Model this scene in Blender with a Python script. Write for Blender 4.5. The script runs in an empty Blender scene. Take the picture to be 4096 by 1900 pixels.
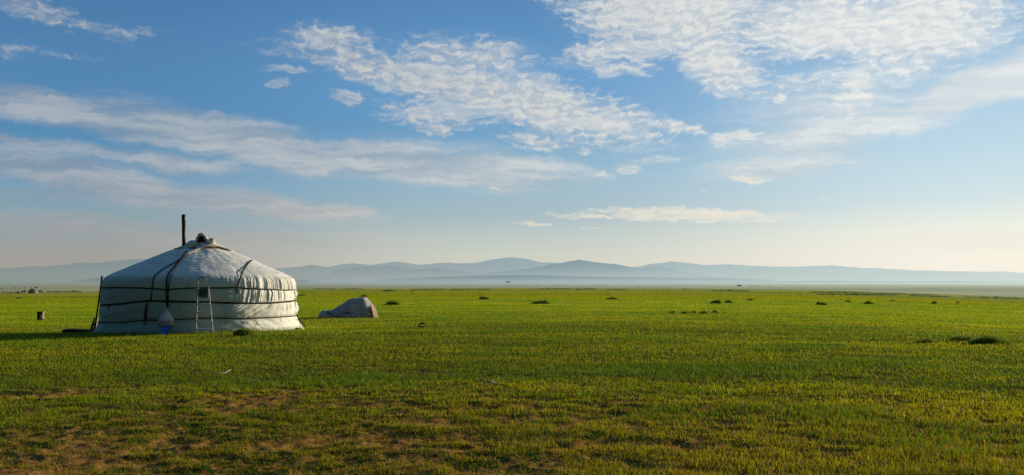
import bpy, bmesh, math, random
import numpy as np
from mathutils import Vector, Matrix

rng = np.random.default_rng(7)
random.seed(7)
SC = bpy.context.scene
COL = SC.collection
PI = math.pi
# ---------------------------------------------------------------- camera model
F = 3900.0; CX = 2048.0; HY = 1122.0; H = 1.35
cam_d = bpy.data.cameras.new('camera'); cam = bpy.data.objects.new('camera', cam_d); COL.objects.link(cam)
cam.location = (0, 0, H); cam.rotation_euler = (PI/2, 0, 0)
cam_d.sensor_width = 36; cam_d.lens = 36*F/4096; cam_d.shift_y = (HY-950)/4096
cam_d.clip_start = 0.1; cam_d.clip_end = 60000
SC.camera = cam

def sm(a, b, x):
    t = np.clip((np.asarray(x, float)-a)/(b-a), 0, 1); return t*t*(3-2*t)

# ---------------------------------------------------------------- numpy noise
def _h(ix, iy, seed):
    n = (ix.astype(np.int64)*374761393 + iy.astype(np.int64)*668265263 + seed*1442695041) & 0xffffffff
    n = ((n ^ (n >> 13))*1274126177) & 0xffffffff
    n = (n ^ (n >> 16)) & 0xffffffff
    return n/4294967295.0
def vn(x, y, seed=0):
    x = np.asarray(x, float); y = np.asarray(y, float)
    x, y = np.broadcast_arrays(x, y)
    ix = np.floor(x); iy = np.floor(y); fx = x-ix; fy = y-iy
    fx = fx*fx*(3-2*fx); fy = fy*fy*(3-2*fy)
    a = _h(ix, iy, seed); b = _h(ix+1, iy, seed); c = _h(ix, iy+1, seed); d = _h(ix+1, iy+1, seed)
    return a+(b-a)*fx+(c-a)*fy+(a-b-c+d)*fx*fy
def fbm(x, y, seed=0, o=4, g=.5):
    s = 0; a = 1; t = 0
    for k in range(o):
        s = s+a*vn(np.asarray(x)*2**k+k*17.3, np.asarray(y)*2**k+k*9.1, seed+k); t += a; a *= g
    return s/t

# ---------------------------------------------------------------- terrain
_su = np.array([-.7, -.525, -.42, -.3, -.2, 0, .2, .32, .37, .525, .7])
_ss = np.array([.0100, .0097, .0093, .0075, .006, .0054, .0060, .0073, .0092, .0145, .0150])
CREST = 600.0
def Z(x, y):
    x = np.asarray(x, float); y = np.asarray(y, float)
    yy = np.maximum(y, 0)
    u = np.clip(x/np.maximum(yy, 5), -.7, .7)
    s = np.interp(u, _su, _ss)
    s = s + (0.0062-s)*sm(60, 15, yy)*.6
    z = -s*yy
    r = np.hypot(x, y)
    z = z+(fbm(x/7, y/7, 3, 3)-.5)*.14*sm(3, 12, r)*(1-.5*sm(30, 200, r))
    z = z+(fbm(x/1.1, y/1.1, 5, 4)-.5)*.05
    z = z+(fbm(x/60, y/60, 9, 2)-.5)*.35*sm(60, 160, r)
    # hollow in which the tent stands
    z = z-0.10*sm(28.6, 31.5, y)*sm(50, 36, y)*sm(-20, -15.5, x)*sm(-2.5, -5.5, x)
    t = sm(CREST, CREST+170, np.where(y > 0, r, 0))
    low = -15+(fbm(x/900, y/900, 11, 2)-.5)*2.0*sm(800, 2500, r)
    return z*(1-t)+low*t
def px(P, Q, d):
    return Vector(((P-CX)/F*d, d, H+(HY-Q)/F*d))
def hit(P, Q, dmax=CREST*1.0):
    d = np.exp(np.linspace(math.log(4), math.log(dmax), 6000))
    zz = H+(HY-Q)/F*d; g = Z((P-CX)/F*d, d)
    i = np.argmax(zz <= g) if np.any(zz <= g) else len(d)-1
    return Vector(((P-CX)/F*d[i], d[i], float(g[i])))

# sparse-ness of the turf: 0 = bare soil, 1 = closed sward
def cover(x, y):
    c = .64+(fbm(x/1.7, y/1.1, 21, 4)-.5)*.55+(fbm(x/.24, y/.20, 23, 3)-.5)*1.35
    def bl(cx, cy, rx, ry, a):
        return a*np.exp(-((x-cx)/rx)**2-((y-cy)/ry)**2)
    c = c+bl(-2.9, 6.8, 2.2, 1.5, -.34)+bl(-1.4, 8.4, .8, .8, -.18)+bl(-.5, 7.2, 1.0, .7, -.18)+bl(1.0, 7.0, 1.6, .9, .15)
    c = c+bl(1.6, 9.2, .9, .5, -.12)+bl(-.7, 9.8, .9, .5, -.26)+bl(-3.6, 9.4, 1.6, .7, -.16)
    c = c+bl(-3.0, 16.5, 1.4, 1.1, -.38)+bl(-6.0, 12.5, 1.6, .7, -.32)+bl(-3.0, 12.0, 3, 2, -.10)+bl(-4.2, 9.5, 2.5, 2.5, -.12)
    c = c+bl(4.5, 9.5, 2.5, 1.5, .02)+bl(2.8, 8.3, 1.2, .4, -.22)+bl(5.7, 35, 2.6, 2.0, -.45)
    c = c+.40*sm(10.5, 20, y)+.25*sm(25, 45, y)
    return np.clip(c, 0, 1)

# ---------------------------------------------------------------- mesh helpers
def mesh_np(name, V, faces=None, tris=None, quads=None, mat=None, parent=None, smooth=True, attrs=None, uv=None):
    me = bpy.data.meshes.new(name)
    V = np.asarray(V, dtype=np.float32)
    if faces is not None:
        me.from_pydata([tuple(map(float, v)) for v in V], [], [tuple(int(i) for i in f) for f in faces])
    else:
        loops = []; starts = []; n0 = 0
        if quads is not None and len(quads):
            q = np.asarray(quads, np.int32); loops.append(q.ravel()); starts.append(np.arange(len(q), dtype=np.int32)*4); n0 = q.size
        if tris is not None and len(tris):
            t = np.asarray(tris, np.int32); loops.append(t.ravel()); starts.append(n0+np.arange(len(t), dtype=np.int32)*3)
        loops = np.concatenate(loops); starts = np.concatenate(starts)
        me.vertices.add(len(V)); me.vertices.foreach_set('co', V.ravel())
        me.loops.add(len(loops)); me.loops.foreach_set('vertex_index', loops)
        me.polygons.add(len(starts)); me.polygons.foreach_set('loop_start', starts)
        me.update(calc_edges=True)
    me.polygons.foreach_set('use_smooth', np.full(len(me.polygons), smooth))
    if attrs:
        for k, a in attrs.items():
            a = np.asarray(a, np.float32)
            if a.ndim == 2:
                at = me.attributes.new(k, 'FLOAT_COLOR', 'POINT')
                if a.shape[1] == 3: a = np.concatenate([a, np.ones((len(a), 1), np.float32)], 1)
                at.data.foreach_set('color', a.ravel())
            else:
                at = me.attributes.new(k, 'FLOAT', 'POINT'); at.data.foreach_set('value', a.ravel())
    me.update()
    if mat: me.materials.append(mat)
    o = bpy.data.objects.new(name, me); COL.objects.link(o)
    if parent is not None: o.parent = parent
    return o
def grid_quads(nr, nc, wrap=False):
    i = np.arange(nr-1)[:, None]; j = np.arange(nc if wrap else nc-1)[None, :]
    j2 = (j+1) % nc
    a = i*nc+j; b = i*nc+j2; c = (i+1)*nc+j2; d = (i+1)*nc+j
    return np.stack([a, b, c, d], -1).reshape(-1, 4)
def tag(o, label=None, cat=None, group=None, kind=None):
    if label: o['label'] = label
    if cat: o['category'] = cat
    if group: o['group'] = group
    if kind: o['kind'] = kind
    return o
def empty(name, loc, rz=0):
    o = bpy.data.objects.new(name, None); COL.objects.link(o); o.location = loc; o.rotation_euler = (0, 0, rz)
    o.empty_display_size = .2
    return o
def tube_data(pts, r, n=8, closed=False, flat=None, nrm=None):
    """tube (or flat strap) along pts; r scalar or list; flat=(w,t) ribbon with nrm list of outward normals"""
    pts = [Vector(p) for p in pts]; m = len(pts)
    V = []; up0 = Vector((0, 0, 1))
    for i, p in enumerate(pts):
        a = pts[(i-1) % m] if (closed or i > 0) else p
        b = pts[(i+1) % m] if (closed or i < m-1) else p
        t = (b-a)
        if t.length < 1e-9: t = Vector((0, 0, 1))
        t.normalize()
        if nrm is not None: up = Vector(nrm[i])
        else: up = up0 if abs(t.z) < .9 else Vector((0, 1, 0))
        side = t.cross(up)
        if side.length < 1e-6: side = Vector((1, 0, 0))
        side.normalize(); u2 = side.cross(t).normalized()
        rr = r[i] if hasattr(r, '__len__') else r
        for k in range(n):
            an = 2*PI*k/n
            if flat: V.append(p+side*math.cos(an)*flat[0]*rr+u2*math.sin(an)*flat[1]*rr)
            else: V.append(p+side*math.cos(an)*rr+u2*math.sin(an)*rr)
    Fc = []
    R = m if closed else m-1
    for i in range(R):
        for k in range(n):
            i2 = (i+1) % m; k2 = (k+1) % n
            Fc.append((i*n+k, i*n+k2, i2*n+k2, i2*n+k))
    if not closed:
        Fc.append(tuple(reversed(range(n)))); Fc.append(tuple(range((m-1)*n, m*n)))
    return V, Fc
class MB:
    def __init__(s): s.V = []; s.F = []
    def add(s, V, Fc):
        o = len(s.V); s.V += [Vector(v) for v in V]; s.F += [tuple(i+o for i in f) for f in Fc]; return s
    def tube(s, pts, r, n=8, **k): return s.add(*tube_data(pts, r, n, **k))
    def box(s, c, d, M=None, bev=0):
        bm = bmesh.new(); bmesh.ops.create_cube(bm, size=1)
        for v in bm.verts: v.co = Vector((v.co.x*d[0], v.co.y*d[1], v.co.z*d[2]))
        if bev: bmesh.ops.bevel(bm, geom=list(bm.edges), offset=bev, segments=2, affect='EDGES', profile=.5)
        M = M or Matrix(); c = Vector(c)
        bm.verts.index_update()
        V = [M @ v.co+c for v in bm.verts]; Fc = [tuple(v.index for v in f.verts) for f in bm.faces]
        bm.free(); return s.add(V, Fc)
    def obj(s, name, mat, parent=None, smooth=False):
        return mesh_np(name, [tuple(v) for v in s.V], faces=s.F, mat=mat, parent=parent, smooth=smooth)
def local(o, loc):
    """shift mesh data so that a child at a parent's origin keeps world coords"""
    pass

# ---------------------------------------------------------------- node helper
def lin(r, g, b):
    f = lambda c: (c/255/12.92) if c/255 <= .04045 else ((c/255+.055)/1.055)**2.4
    return (f(r), f(g), f(b), 1)
class G:
    def __init__(s, tree): s.t = tree; s.N = tree.nodes; s.L = tree.links
    def n(s, typ, **kw):
        nd = s.N.new(typ)
        for k, v in kw.items(): setattr(nd, k, v)
        return nd
    def put(s, sock, v):
        if v is None: return
        if isinstance(v, bpy.types.NodeSocket): s.L.new(v, sock)
        else:
            if hasattr(sock.default_value, '__len__') and not hasattr(v, '__len__'): v = [v]*len(sock.default_value)
            if hasattr(v, '__len__') and len(v) != len(sock.default_value): v = list(v)[:len(sock.default_value)]+[1]*(len(sock.default_value)-len(v))
            sock.default_value = v
    def m(s, op, a, b=None, c=None, clamp=False):
        nd = s.n('ShaderNodeMath', operation=op, use_clamp=clamp)
        for i, v in enumerate((a, b, c)): s.put(nd.inputs[i], v) if v is not None else None
        return nd.outputs[0]
    def v(s, op, a, b=None, sc=None):
        nd = s.n('ShaderNodeVectorMath', operation=op)
        s.put(nd.inputs[0], a)
        if b is not None: s.put(nd.inputs[1], b)
        if sc is not None: s.put(nd.inputs['Scale'], sc)
        return nd.outputs['Value'] if op in ('LENGTH', 'DOT_PRODUCT', 'DISTANCE') else nd.outputs[0]
    def noise(s, vec, scale, detail=4, rough=.5, dim='3D', color=False, dist=0, norm=True):
        nd = s.n('ShaderNodeTexNoise', noise_dimensions=dim); s.put(nd.inputs['Vector'], vec)
        s.put(nd.inputs['Scale'], scale); s.put(nd.inputs['Detail'], detail); s.put(nd.inputs['Roughness'], rough); s.put(nd.inputs['Distortion'], dist)
        return nd.outputs['Color' if color else 'Fac']
    def mix(s, f, a, b, mode='MIX', clamp=True):
        nd = s.n('ShaderNodeMix', data_type='RGBA', blend_type=mode, clamp_factor=clamp)
        s.put(nd.inputs[0], f); s.put(nd.inputs[6], a); s.put(nd.inputs[7], b); return nd.outputs[2]
    def mr(s, x, a, b, c=0, d=1, smooth=True):
        nd = s.n('ShaderNodeMapRange', interpolation_type='SMOOTHSTEP' if smooth else 'LINEAR')
        for i, v in enumerate((x, a, b, c, d)): s.put(nd.inputs[i], v)
        return nd.outputs[0]
    def map(s, vec, loc=(0, 0, 0), rot=(0, 0, 0), sc=(1, 1, 1), typ='POINT'):
        nd = s.n('ShaderNodeMapping', vector_type=typ); s.put(nd.inputs[0], vec)
        nd.inputs[1].default_value = loc; nd.inputs[2].default_value = rot; nd.inputs[3].default_value = sc
        return nd.outputs[0]
    def ramp(s, x, stops, interp='LINEAR'):
        nd = s.n('ShaderNodeValToRGB'); cr = nd.color_ramp; cr.interpolation = interp
        while len(cr.elements) < len(stops): cr.elements.new(.5)
        for e, (p, c) in zip(cr.elements, stops): e.position = p
        for i, (p, c) in enumerate(stops): cr.elements[i].position = p; cr.elements[i].color = c if len(c) == 4 else (*c, 1)
        s.put(nd.inputs[0], x); return nd.outputs[0]
    def sep(s, v):
        nd = s.n('ShaderNodeSeparateXYZ'); s.put(nd.inputs[0], v); return nd.outputs
    def comb(s, x, y, z):
        nd = s.n('ShaderNodeCombineXYZ')
        for i, v in enumerate((x, y, z)): s.put(nd.inputs[i], v)
        return nd.outputs[0]
    def attr(s, name, out='Color'):
        return s.n('ShaderNodeAttribute', attribute_name=name).outputs[out]
    def bump(s, h, strength=.5, dist=.02, normal=None):
        nd = s.n('ShaderNodeBump'); s.put(nd.inputs['Height'], h); nd.inputs['Strength'].default_value = strength; nd.inputs['Distance'].default_value = dist
        if normal is not None: s.put(nd.inputs['Normal'], normal)
        return nd.outputs[0]
def mat(name):
    m = bpy.data.materials.new(name); m.use_nodes = True; m.node_tree.nodes.clear()
    g = G(m.node_tree); out = g.n('ShaderNodeOutputMaterial'); g.out = out
    return m, g
def pbr(g, color, rough=.8, normal=None, metal=0, spec=.5, **kw):
    p = g.n('ShaderNodeBsdfPrincipled'); g.put(p.inputs['Base Color'], color); g.put(p.inputs['Roughness'], rough)
    g.put(p.inputs['Metallic'], metal); g.put(p.inputs['Specular IOR Level'], spec)
    if normal is not None: g.put(p.inputs['Normal'], normal)
    return p.outputs[0]
def simple(name, c1, c2=None, rough=.8, scale=8, metal=0, bump=0, spec=.4, stretch=(1, 1, 1)):
    m, g = mat(name)
    pos = g.n('ShaderNodeTexCoord').outputs['Object']
    pos = g.map(pos, sc=stretch)
    n = g.noise(pos, scale, 5, .6)
    c = g.mix(g.mr(n, .35, .65), c1, c2 or c1)
    nm = g.bump(g.noise(pos, scale*3, 4, .6), bump, .02) if bump else None
    g.L.new(pbr(g, c, rough, nm, metal, spec), g.out.inputs[0])
    return m

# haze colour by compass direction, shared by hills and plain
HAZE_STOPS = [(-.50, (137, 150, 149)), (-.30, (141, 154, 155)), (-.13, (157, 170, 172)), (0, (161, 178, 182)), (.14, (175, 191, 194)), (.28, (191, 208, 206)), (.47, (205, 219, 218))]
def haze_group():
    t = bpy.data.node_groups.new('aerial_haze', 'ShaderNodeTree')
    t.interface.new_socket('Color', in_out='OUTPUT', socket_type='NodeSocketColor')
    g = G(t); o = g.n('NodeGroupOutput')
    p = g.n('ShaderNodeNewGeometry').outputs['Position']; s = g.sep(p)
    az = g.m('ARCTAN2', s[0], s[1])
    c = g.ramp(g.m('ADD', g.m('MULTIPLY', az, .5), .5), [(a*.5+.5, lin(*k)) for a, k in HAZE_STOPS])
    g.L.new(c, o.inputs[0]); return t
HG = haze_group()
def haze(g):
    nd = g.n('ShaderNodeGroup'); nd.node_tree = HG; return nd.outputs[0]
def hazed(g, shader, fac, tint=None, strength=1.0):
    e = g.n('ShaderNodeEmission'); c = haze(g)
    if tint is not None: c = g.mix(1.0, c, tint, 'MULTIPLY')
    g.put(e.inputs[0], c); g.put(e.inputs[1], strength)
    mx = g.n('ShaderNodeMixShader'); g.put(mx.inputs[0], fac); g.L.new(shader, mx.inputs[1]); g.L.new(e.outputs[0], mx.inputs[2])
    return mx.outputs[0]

# ---------------------------------------------------------------- light and sky
SUN_AZ = math.radians(54); SUN_EL = math.radians(11.5)   # azimuth from +Y towards +X
sd = Vector((math.sin(SUN_AZ)*math.cos(SUN_EL), math.cos(SUN_AZ)*math.cos(SUN_EL), math.sin(SUN_EL)))
sl = bpy.data.lights.new('sun', 'SUN'); sl.energy = 5.0; sl.angle = math.radians(.5); sl.color = (1, .84, .60)
so = bpy.data.objects.new('sun', sl); COL.objects.link(so); so.rotation_euler = (-sd).to_track_quat('-Z', 'Y').to_euler(); so.location = (60, 40, 30)

w = bpy.data.worlds.new('World'); SC.world = w; w.use_nodes = True
wt = w.node_tree; wt.nodes.clear(); g = G(wt)
out = g.n('ShaderNodeOutputWorld'); bg = g.n('ShaderNodeBackground'); g.L.new(bg.outputs[0], out.inputs[0])
D = g.v('NORMALIZE', g.n('ShaderNodeTexCoord').outputs['Generated']); s3 = g.sep(D)
az = g.m('ARCTAN2', s3[0], s3[1]); hyp = g.m('SQRT', g.m('ADD', g.m('MULTIPLY', s3[0], s3[0]), g.m('MULTIPLY', s3[1], s3[1])))
el = g.m('ARCTAN2', s3[2], hyp)
sky = g.n('ShaderNodeTexSky', sky_type='NISHITA'); sky.sun_disc = False; sky.sun_elevation = SUN_EL; sky.sun_rotation = SUN_AZ
sky.air_density = 1.2; sky.dust_density = 2.0; sky.ozone_density = 1.5
nish = g.mix(1.0, sky.outputs[0], (.09, .09, .09, 1), 'MULTIPLY')
def e2(y): return max(0, math.atan((HY-y)/F))
def skyramp(stops):
    k = 1.6  # ramp position = elevation/1.6
    st = sorted([(e2(y)/k*1.0, lin(*c)) for y, c in stops]); st += [(.62/k, lin(74, 122, 172)), (1.0, lin(70, 112, 160))]
    return g.ramp(g.m('DIVIDE', el, k), st)
RL = skyramp([(1122, (166, 162, 154)), (1040, (164, 161, 155)), (960, (150, 160, 163)), (880, (138, 163, 174)), (760, (112, 156, 186)), (580, (74, 136, 180)), (350, (72, 130, 180)), (0, (60, 114, 168))])
RC = skyramp([(1122, (215, 213, 199)), (1030, (210, 212, 200)), (960, (194, 206, 202)), (860, (166, 190, 199)), (700, (146, 184, 208)), (500, (100, 158, 203)), (300, (94, 154, 205)), (0, (76, 133, 186))])
RR = skyramp([(1122, (249, 245, 231)), (1040, (249, 246, 232)), (940, (240, 243, 231)), (820, (208, 229, 235)), (650, (188, 219, 235)), (450, (170, 206, 232)), (250, (150, 190, 222)), (0, (134, 178, 214))])
azl = g.mr(az, -.42, .02); azr = g.mr(az, -.02, .46)
base = g.mix(azr, g.mix(azl, RL, RC), RR)
base = g.mix(g.mr(az, .46, 1.2), base, g.mix(1.0, base, (1.12, 1.04, .9, 1), 'MULTIPLY'))
base = g.mix(.06, base, nish)
base = g.mix(.04, base, lin(186, 194, 200))
anti = g.m('ADD', g.mr(az, -.75, -1.9), g.mr(az, 1.2, 2.3), clamp=True)
base = g.mix(anti, base, g.mix(1.0, base, (.12, .19, .22, 1), 'MULTIPLY'))
# clouds --------------------------------------------------------------
P0 = g.comb(g.m('MULTIPLY', az, 10), g.m('MULTIPLY', el, 10), 0)
wn = g.noise(P0, 1.6, 4, .6, color=True); wv = g.v('SUBTRACT', wn, (.5, .5, .5))
P = g.v('ADD', P0, g.v('MULTIPLY', wv, (.55, .22, 0)))
wn2 = g.v('SUBTRACT', g.noise(P0, 13, 3, .6, color=True), (.5, .5, .5))
P = g.v('ADD', P, g.v('MULTIPLY', wn2, (.20, .06, 0)))
def toP(x, y):
    a = math.atan((x-CX)/F); return (a*10, math.atan((HY-y)/F*math.cos(a))*10, 0)
def blobs(lst, soft=(1.6, .2)):
    tot = None
    for x, y, rx, ry, rot, amp in lst:
        k = math.cos(math.atan((x-CX)/F))
        q = g.map(P, toP(x, y), (0, 0, math.radians(rot)), (rx*10/F*k*k, ry*10/F*k, 1), 'TEXTURE')
        f = g.mr(g.v('LENGTH', q), soft[0], soft[1], 0, amp)
        tot = f if tot is None else g.m('MAXIMUM', tot, f)
    return tot
A = blobs([(1330, 150, 190, 60, -5, .8), (1560, 275, 430, 70, -9, .95), (1850, 225, 300, 85, -5, .8), (1930, 370, 480, 105, -13, 1), (2250, 440, 400, 115, -15, 1),
           (1750, 455, 260, 65, -5, .78), (2200, 570, 230, 38, -5, .7), (2720, 518, 120, 30, -12, 1), (2930, 555, 95, 26, 12, .95), (1110, 335, 62, 24, 5, .62),
           (1160, 278, 110, 18, -6, .62), (1395, 388, 66, 32, 0, .66), (1760, 510, 90, 28, 0, .85), (2620, 640, 120, 22, -3, .55), (2520, 665, 60, 24, 0, .7), (2390, 690, 60, 20, 0, .6), (2330, 600, 50, 14, 0, .8), (2530, 537, 60, 14, 0, .8),
           (2330, 10, 260, 50, -10, .5), (2690, 60, 400, 150, -6, 1.2), (2860, 230, 230, 120, -35, 1.05), (3300, 110, 450, 130, -5, 1.08), (3680, 110, 380, 165, 8, 1.2),
           (3640, 250, 200, 60, 0, .8), (2480, 190, 290, 60, 10, .78), (2480, 260, 120, 50, 0, .7), (3410, 350, 75, 120, -10, .98), (3250, 330, 200, 45, -5, .6), (3900, 90, 200, 90, 10, .75), (3130, 385, 60, 20, 10, .85), (3700, 290, 80, 20, 5, .6),
           (150, 40, 260, 60, -12, .58), (370, 110, 210, 34, -6, .52), (570, 118, 110, 20, 4, .46), (250, 222, 150, 16, 3, .44), (60, 200, 120, 40, 0, .4)])
nA1 = g.noise(g.map(P, rot=(0, 0, .10), sc=(1, 2.4, 1)), 7.6, 4, .55)
nA0 = g.noise(g.map(P, loc=(3, 1, 0), sc=(1, 1.7, 1)), 1.7, 4, .55)
nA = g.m('ADD', g.m('MULTIPLY', nA1, 1.25), g.m('MULTIPLY', nA0, .55))
dA = g.mr(g.m('ADD', A, g.m('MULTIPLY', g.m('SUBTRACT', nA, .89), 2.5)), .06, 1.52)
dA = g.m('MULTIPLY', dA, g.mr(A, .03, .45))
B = blobs([(250, 445, 660, 80, -10, .92), (1000, 565, 680, 98, -11, 1.08), (1700, 655, 740, 98, -5, .98), (330, 610, 520, 42, -7, .6), (700, 650, 320, 46, -3, .85), (80, 566, 210, 26, -9, .95),
           (350, 715, 680, 88, -10, 1.0), (1000, 810, 560, 52, -6, .98), (250, 790, 500, 20, -4, .5), (200, 900, 700, 60, -2, .6), (1100, 960, 700, 56, 0, .55), (1900, 640, 300, 40, 0, .5),
           (3150, 655, 420, 62, 4, .85), (3350, 520, 560, 100, 10, .8), (3950, 340, 520, 95, 16, 1.05), (3560, 505, 380, 20, 7, .85), (3350, 430, 620, 190, 8, .55),
           (3900, 960, 600, 60, 0, .5)], (1.5, .1))
B = g.m('MAXIMUM', B, g.m('MULTIPLY', A, .62))
nB = g.noise(g.map(P, rot=(0, 0, .12), sc=(.22, 1.8, 1)), 3.2, 7, .62)
nB2 = g.noise(g.map(P, sc=(.6, 1.2, 1)), 2.0, 5, .6)
dB = g.mr(g.m('ADD', B, g.m('MULTIPLY', g.m('SUBTRACT', g.m('ADD', g.m('MULTIPLY', nB, .7), g.m('MULTIPLY', nB2, .3)), .5), 1.25)), .05, .90)
dB = g.m('MULTIPLY', dB, g.mr(B, .02, .35))
Cc = blobs([(2310, 868, 190, 20, -3, .9), (2560, 850, 200, 16, -6, .85), (2760, 864, 560, 40, -3, 1.12), (2150, 902, 130, 13, -3, .95), (3010, 720, 170, 22, 0, 1.1), (1990, 753, 70, 10, -4, .8), (1920, 898, 50, 8, 0, .6), (2380, 918, 90, 8, 0, .6), (3000, 745, 40, 6, 0, .6), (2800, 763, 60, 8, 0, .7), (3280, 790, 60, 7, 0, .5)], (1.3, .2))
nC = g.noise(g.map(P, sc=(.7, 3.2, 1)), 4.5, 6, .6)
dC = g.mr(g.m('ADD', Cc, g.m('MULTIPLY', g.m('SUBTRACT', nC, .5), 1.6)), .42, .95)
dC = g.m('MULTIPLY', dC, g.mr(Cc, .03, .3))
clit = g.ramp(g.m('ADD', g.m('MULTIPLY', az, .9), .5), [(.05, lin(176, 181, 188)), (.3, lin(200, 201, 200)), (.55, lin(225, 224, 218)), (.8, lin(243, 242, 236)), (1, lin(246, 244, 238))])
cgry = g.ramp(g.m('ADD', g.m('MULTIPLY', az, .9), .5), [(.05, lin(128, 146, 164)), (.4, lin(158, 172, 184)), (.65, lin(190, 200, 206)), (1, lin(222, 228, 228))])
# soft self shading: compare the noise a little towards the sun
nA1s = g.noise(g.map(g.v('ADD', P, (.07, .04, 0)), rot=(0, 0, .10), sc=(1, 2.4, 1)), 7.6, 3, .55)
shA = g.m('ADD', .62, g.m('MULTIPLY', g.m('SUBTRACT', nA1, nA1s), 2.2), clamp=True)
cA = g.mix(shA, cgry, clit)
cA = g.mix(g.mr(dA, .9, 1.0, 0, .18), cA, cgry)
nBs = g.mr(nB, .35, .68)
cB = g.mix(nBs, cgry, clit)
warm = g.mr(el, .12, .02)
clow = g.mix(g.mr(az, -.35, .2), lin(170, 162, 154), lin(240, 232, 214))
cB = g.mix(g.m('MULTIPLY', warm, .8), cB, clow)
cC = g.mix(g.mr(nC, .4, .62), g.mix(.5, clow, base), clow)
skyc = g.mix(g.m('MULTIPLY', dB, .78), base, cB)
skyc = g.mix(g.m('MULTIPLY', dA, .88), skyc, cA)
skyc = g.mix(g.m('MULTIPLY', dC, .85), skyc, cC)
g.L.new(skyc, bg.inputs[0]); bg.inputs[1].default_value = 1.0

# ---------------------------------------------------------------- ground
def ground():
    fr = np.radians(np.arange(-36, 36.001, .14)); bk = np.radians(np.arange(41, 320, 5.0))
    th = np.concatenate([fr, bk])          # measured from +Y to +X
    R = [0.3]
    while R[-1] < 3: R.append(R[-1]*1.12)
    while R[-1] < 60: R.append(R[-1]*1.0062)
    while R[-1] < 900: R.append(R[-1]*1.02)
    while R[-1] < 45000: R.append(R[-1]*1.06)
    R = np.array(R); T, RR_ = np.meshgrid(th, R)
    X = RR_*np.sin(T); Y = RR_*np.cos(T)
    c = cover(X, Y)
    z = Z(X, Y)-.028*(1-sm(.25, .6, c))*sm(60, 20, RR_)+((fbm(X/.11, Y/.11, 31, 3)-.5)*.055+(fbm(X/.35, Y/.25, 33, 2)-.5)*.05)*(1-sm(.3, .8, c))*sm(40, 15, RR_)
    V = np.stack([X, Y, z], -1).reshape(-1, 3)
    q = grid_quads(len(R), len(th), True)[:, ::-1]
    n0 = len(V); V = np.vstack([V, [[0, 0, float(Z(0., 0.))]]])
    nc = len(th); j = np.arange(nc)
    t = np.stack([np.full(nc, n0), j, (j+1) % nc], -1)[:, ::-1]
    cv = np.append(c.ravel(), .5)
    # colour field of the sward
    m, g = mat('steppe_ground')
    pos = g.n('ShaderNodeNewGeometry').outputs['Position']; s = g.sep(pos)
    dist = g.v('LENGTH', pos)
    cvr = g.attr('cover', 'Fac')
    big = g.noise(g.map(pos, sc=(.35, 1, 1)), .045, 5, .6)
    mid = g.noise(g.map(pos, sc=(.5, 1, 1)), .35, 5, .6)
    fine = g.noise(pos, 9, 6, .7)
    green = g.mix(g.mr(mid, .35, .65), (.20, .28, .013, 1), (.36, .38, .018, 1))
    green = g.mix(g.mr(big, .38, .62), g.mix(1.0, green, (.72, .86, .8, 1), 'MULTIPLY'), g.mix(1.0, green, (1.18, 1.06, .9, 1), 'MULTIPLY'))
    green = g.mix(g.mr(fine, .3, .7, .0, .6), green, (.07, .085, .012, 1))
    soil = g.mix(g.mr(g.noise(pos, 3, 6, .7), .35, .65), (.11, .044, .010, 1), (.46, .215, .052, 1))
    soil = g.mix(g.mr(g.noise(pos, 55, 3, .6), .45, .62), soil, (.52, .28, .095, 1))
    lit = g.noise(pos, 26, 4, .7)
    soil = g.mix(g.m('MULTIPLY', g.mr(lit, .50, .60), .75), soil, (.12, .11, .02, 1))
    nearc = g.mix(g.mr(g.m('ADD', cvr, g.m('MULTIPLY', g.m('SUBTRACT', fine, .5), .5)), .30, .62), soil, (.075, .075, .016, 1))
    far = g.mix(g.mr(g.m('ADD', cvr, g.m('MULTIPLY', g.m('SUBTRACT', mid, .5), .4)), .15, .65, .55, 1), (.14, .105, .03, 1), green)
    col = g.mix(g.mr(dist, 14, 70), nearc, far)
    # grass-like normals: tufts lean everywhere
    rn = g.v('SUBTRACT', g.noise(pos, 14, 3, .8, color=True), (.5, .5, .5))
    nrm0 = g.n('ShaderNodeNewGeometry').outputs['Normal']
    nm = g.v('NORMALIZE', g.v('ADD', nrm0, g.v('ADD', g.v('MULTIPLY', rn, (3.6, 3.6, 1)), (.42, .18, 0))))
    bmp = g.bump(g.m('ADD', g.noise(pos, 6, 6, .7), g.m('MULTIPLY', g.noise(pos, 40, 4, .7), .3)), .9, .05)
    mixn = g.n('ShaderNodeMix', data_type='VECTOR'); g.put(mixn.inputs[0], g.mr(dist, 18, 60)); g.L.new(bmp, mixn.inputs[4]); g.L.new(nm, mixn.inputs[5])
    d1 = g.n('ShaderNodeBsdfDiffuse'); g.put(d1.inputs[0], col); g.L.new(mixn.outputs[1], d1.inputs['Normal'])
    # low plain beyond the edge of the terrace
    st = g.noise(g.map(pos, sc=(.25, 1, 1)), .0022, 6, .65)
    st2 = g.noise(g.map(pos, sc=(.3, 1, 1)), .011, 5, .7)
    pc = g.mix(g.mr(st, .36, .62), (.15, .185, .075, 1), (.36, .33, .16, 1))
    pc = g.mix(g.mr(st2, .54, .62, 0, .85), pc, (.05, .08, .04, 1))
    d2 = g.n('ShaderNodeBsdfDiffuse'); g.put(d2.inputs[0], pc); g.L.new(nm, d2.inputs['Normal'])
    ms = g.n('ShaderNodeMixShader'); g.put(ms.inputs[0], g.mr(g.m('ADD', dist, g.m('MULTIPLY', mid, 60)), 590, 740)); g.L.new(d1.outputs[0], ms.inputs[1]); g.L.new(d2.outputs[0], ms.inputs[2])
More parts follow.
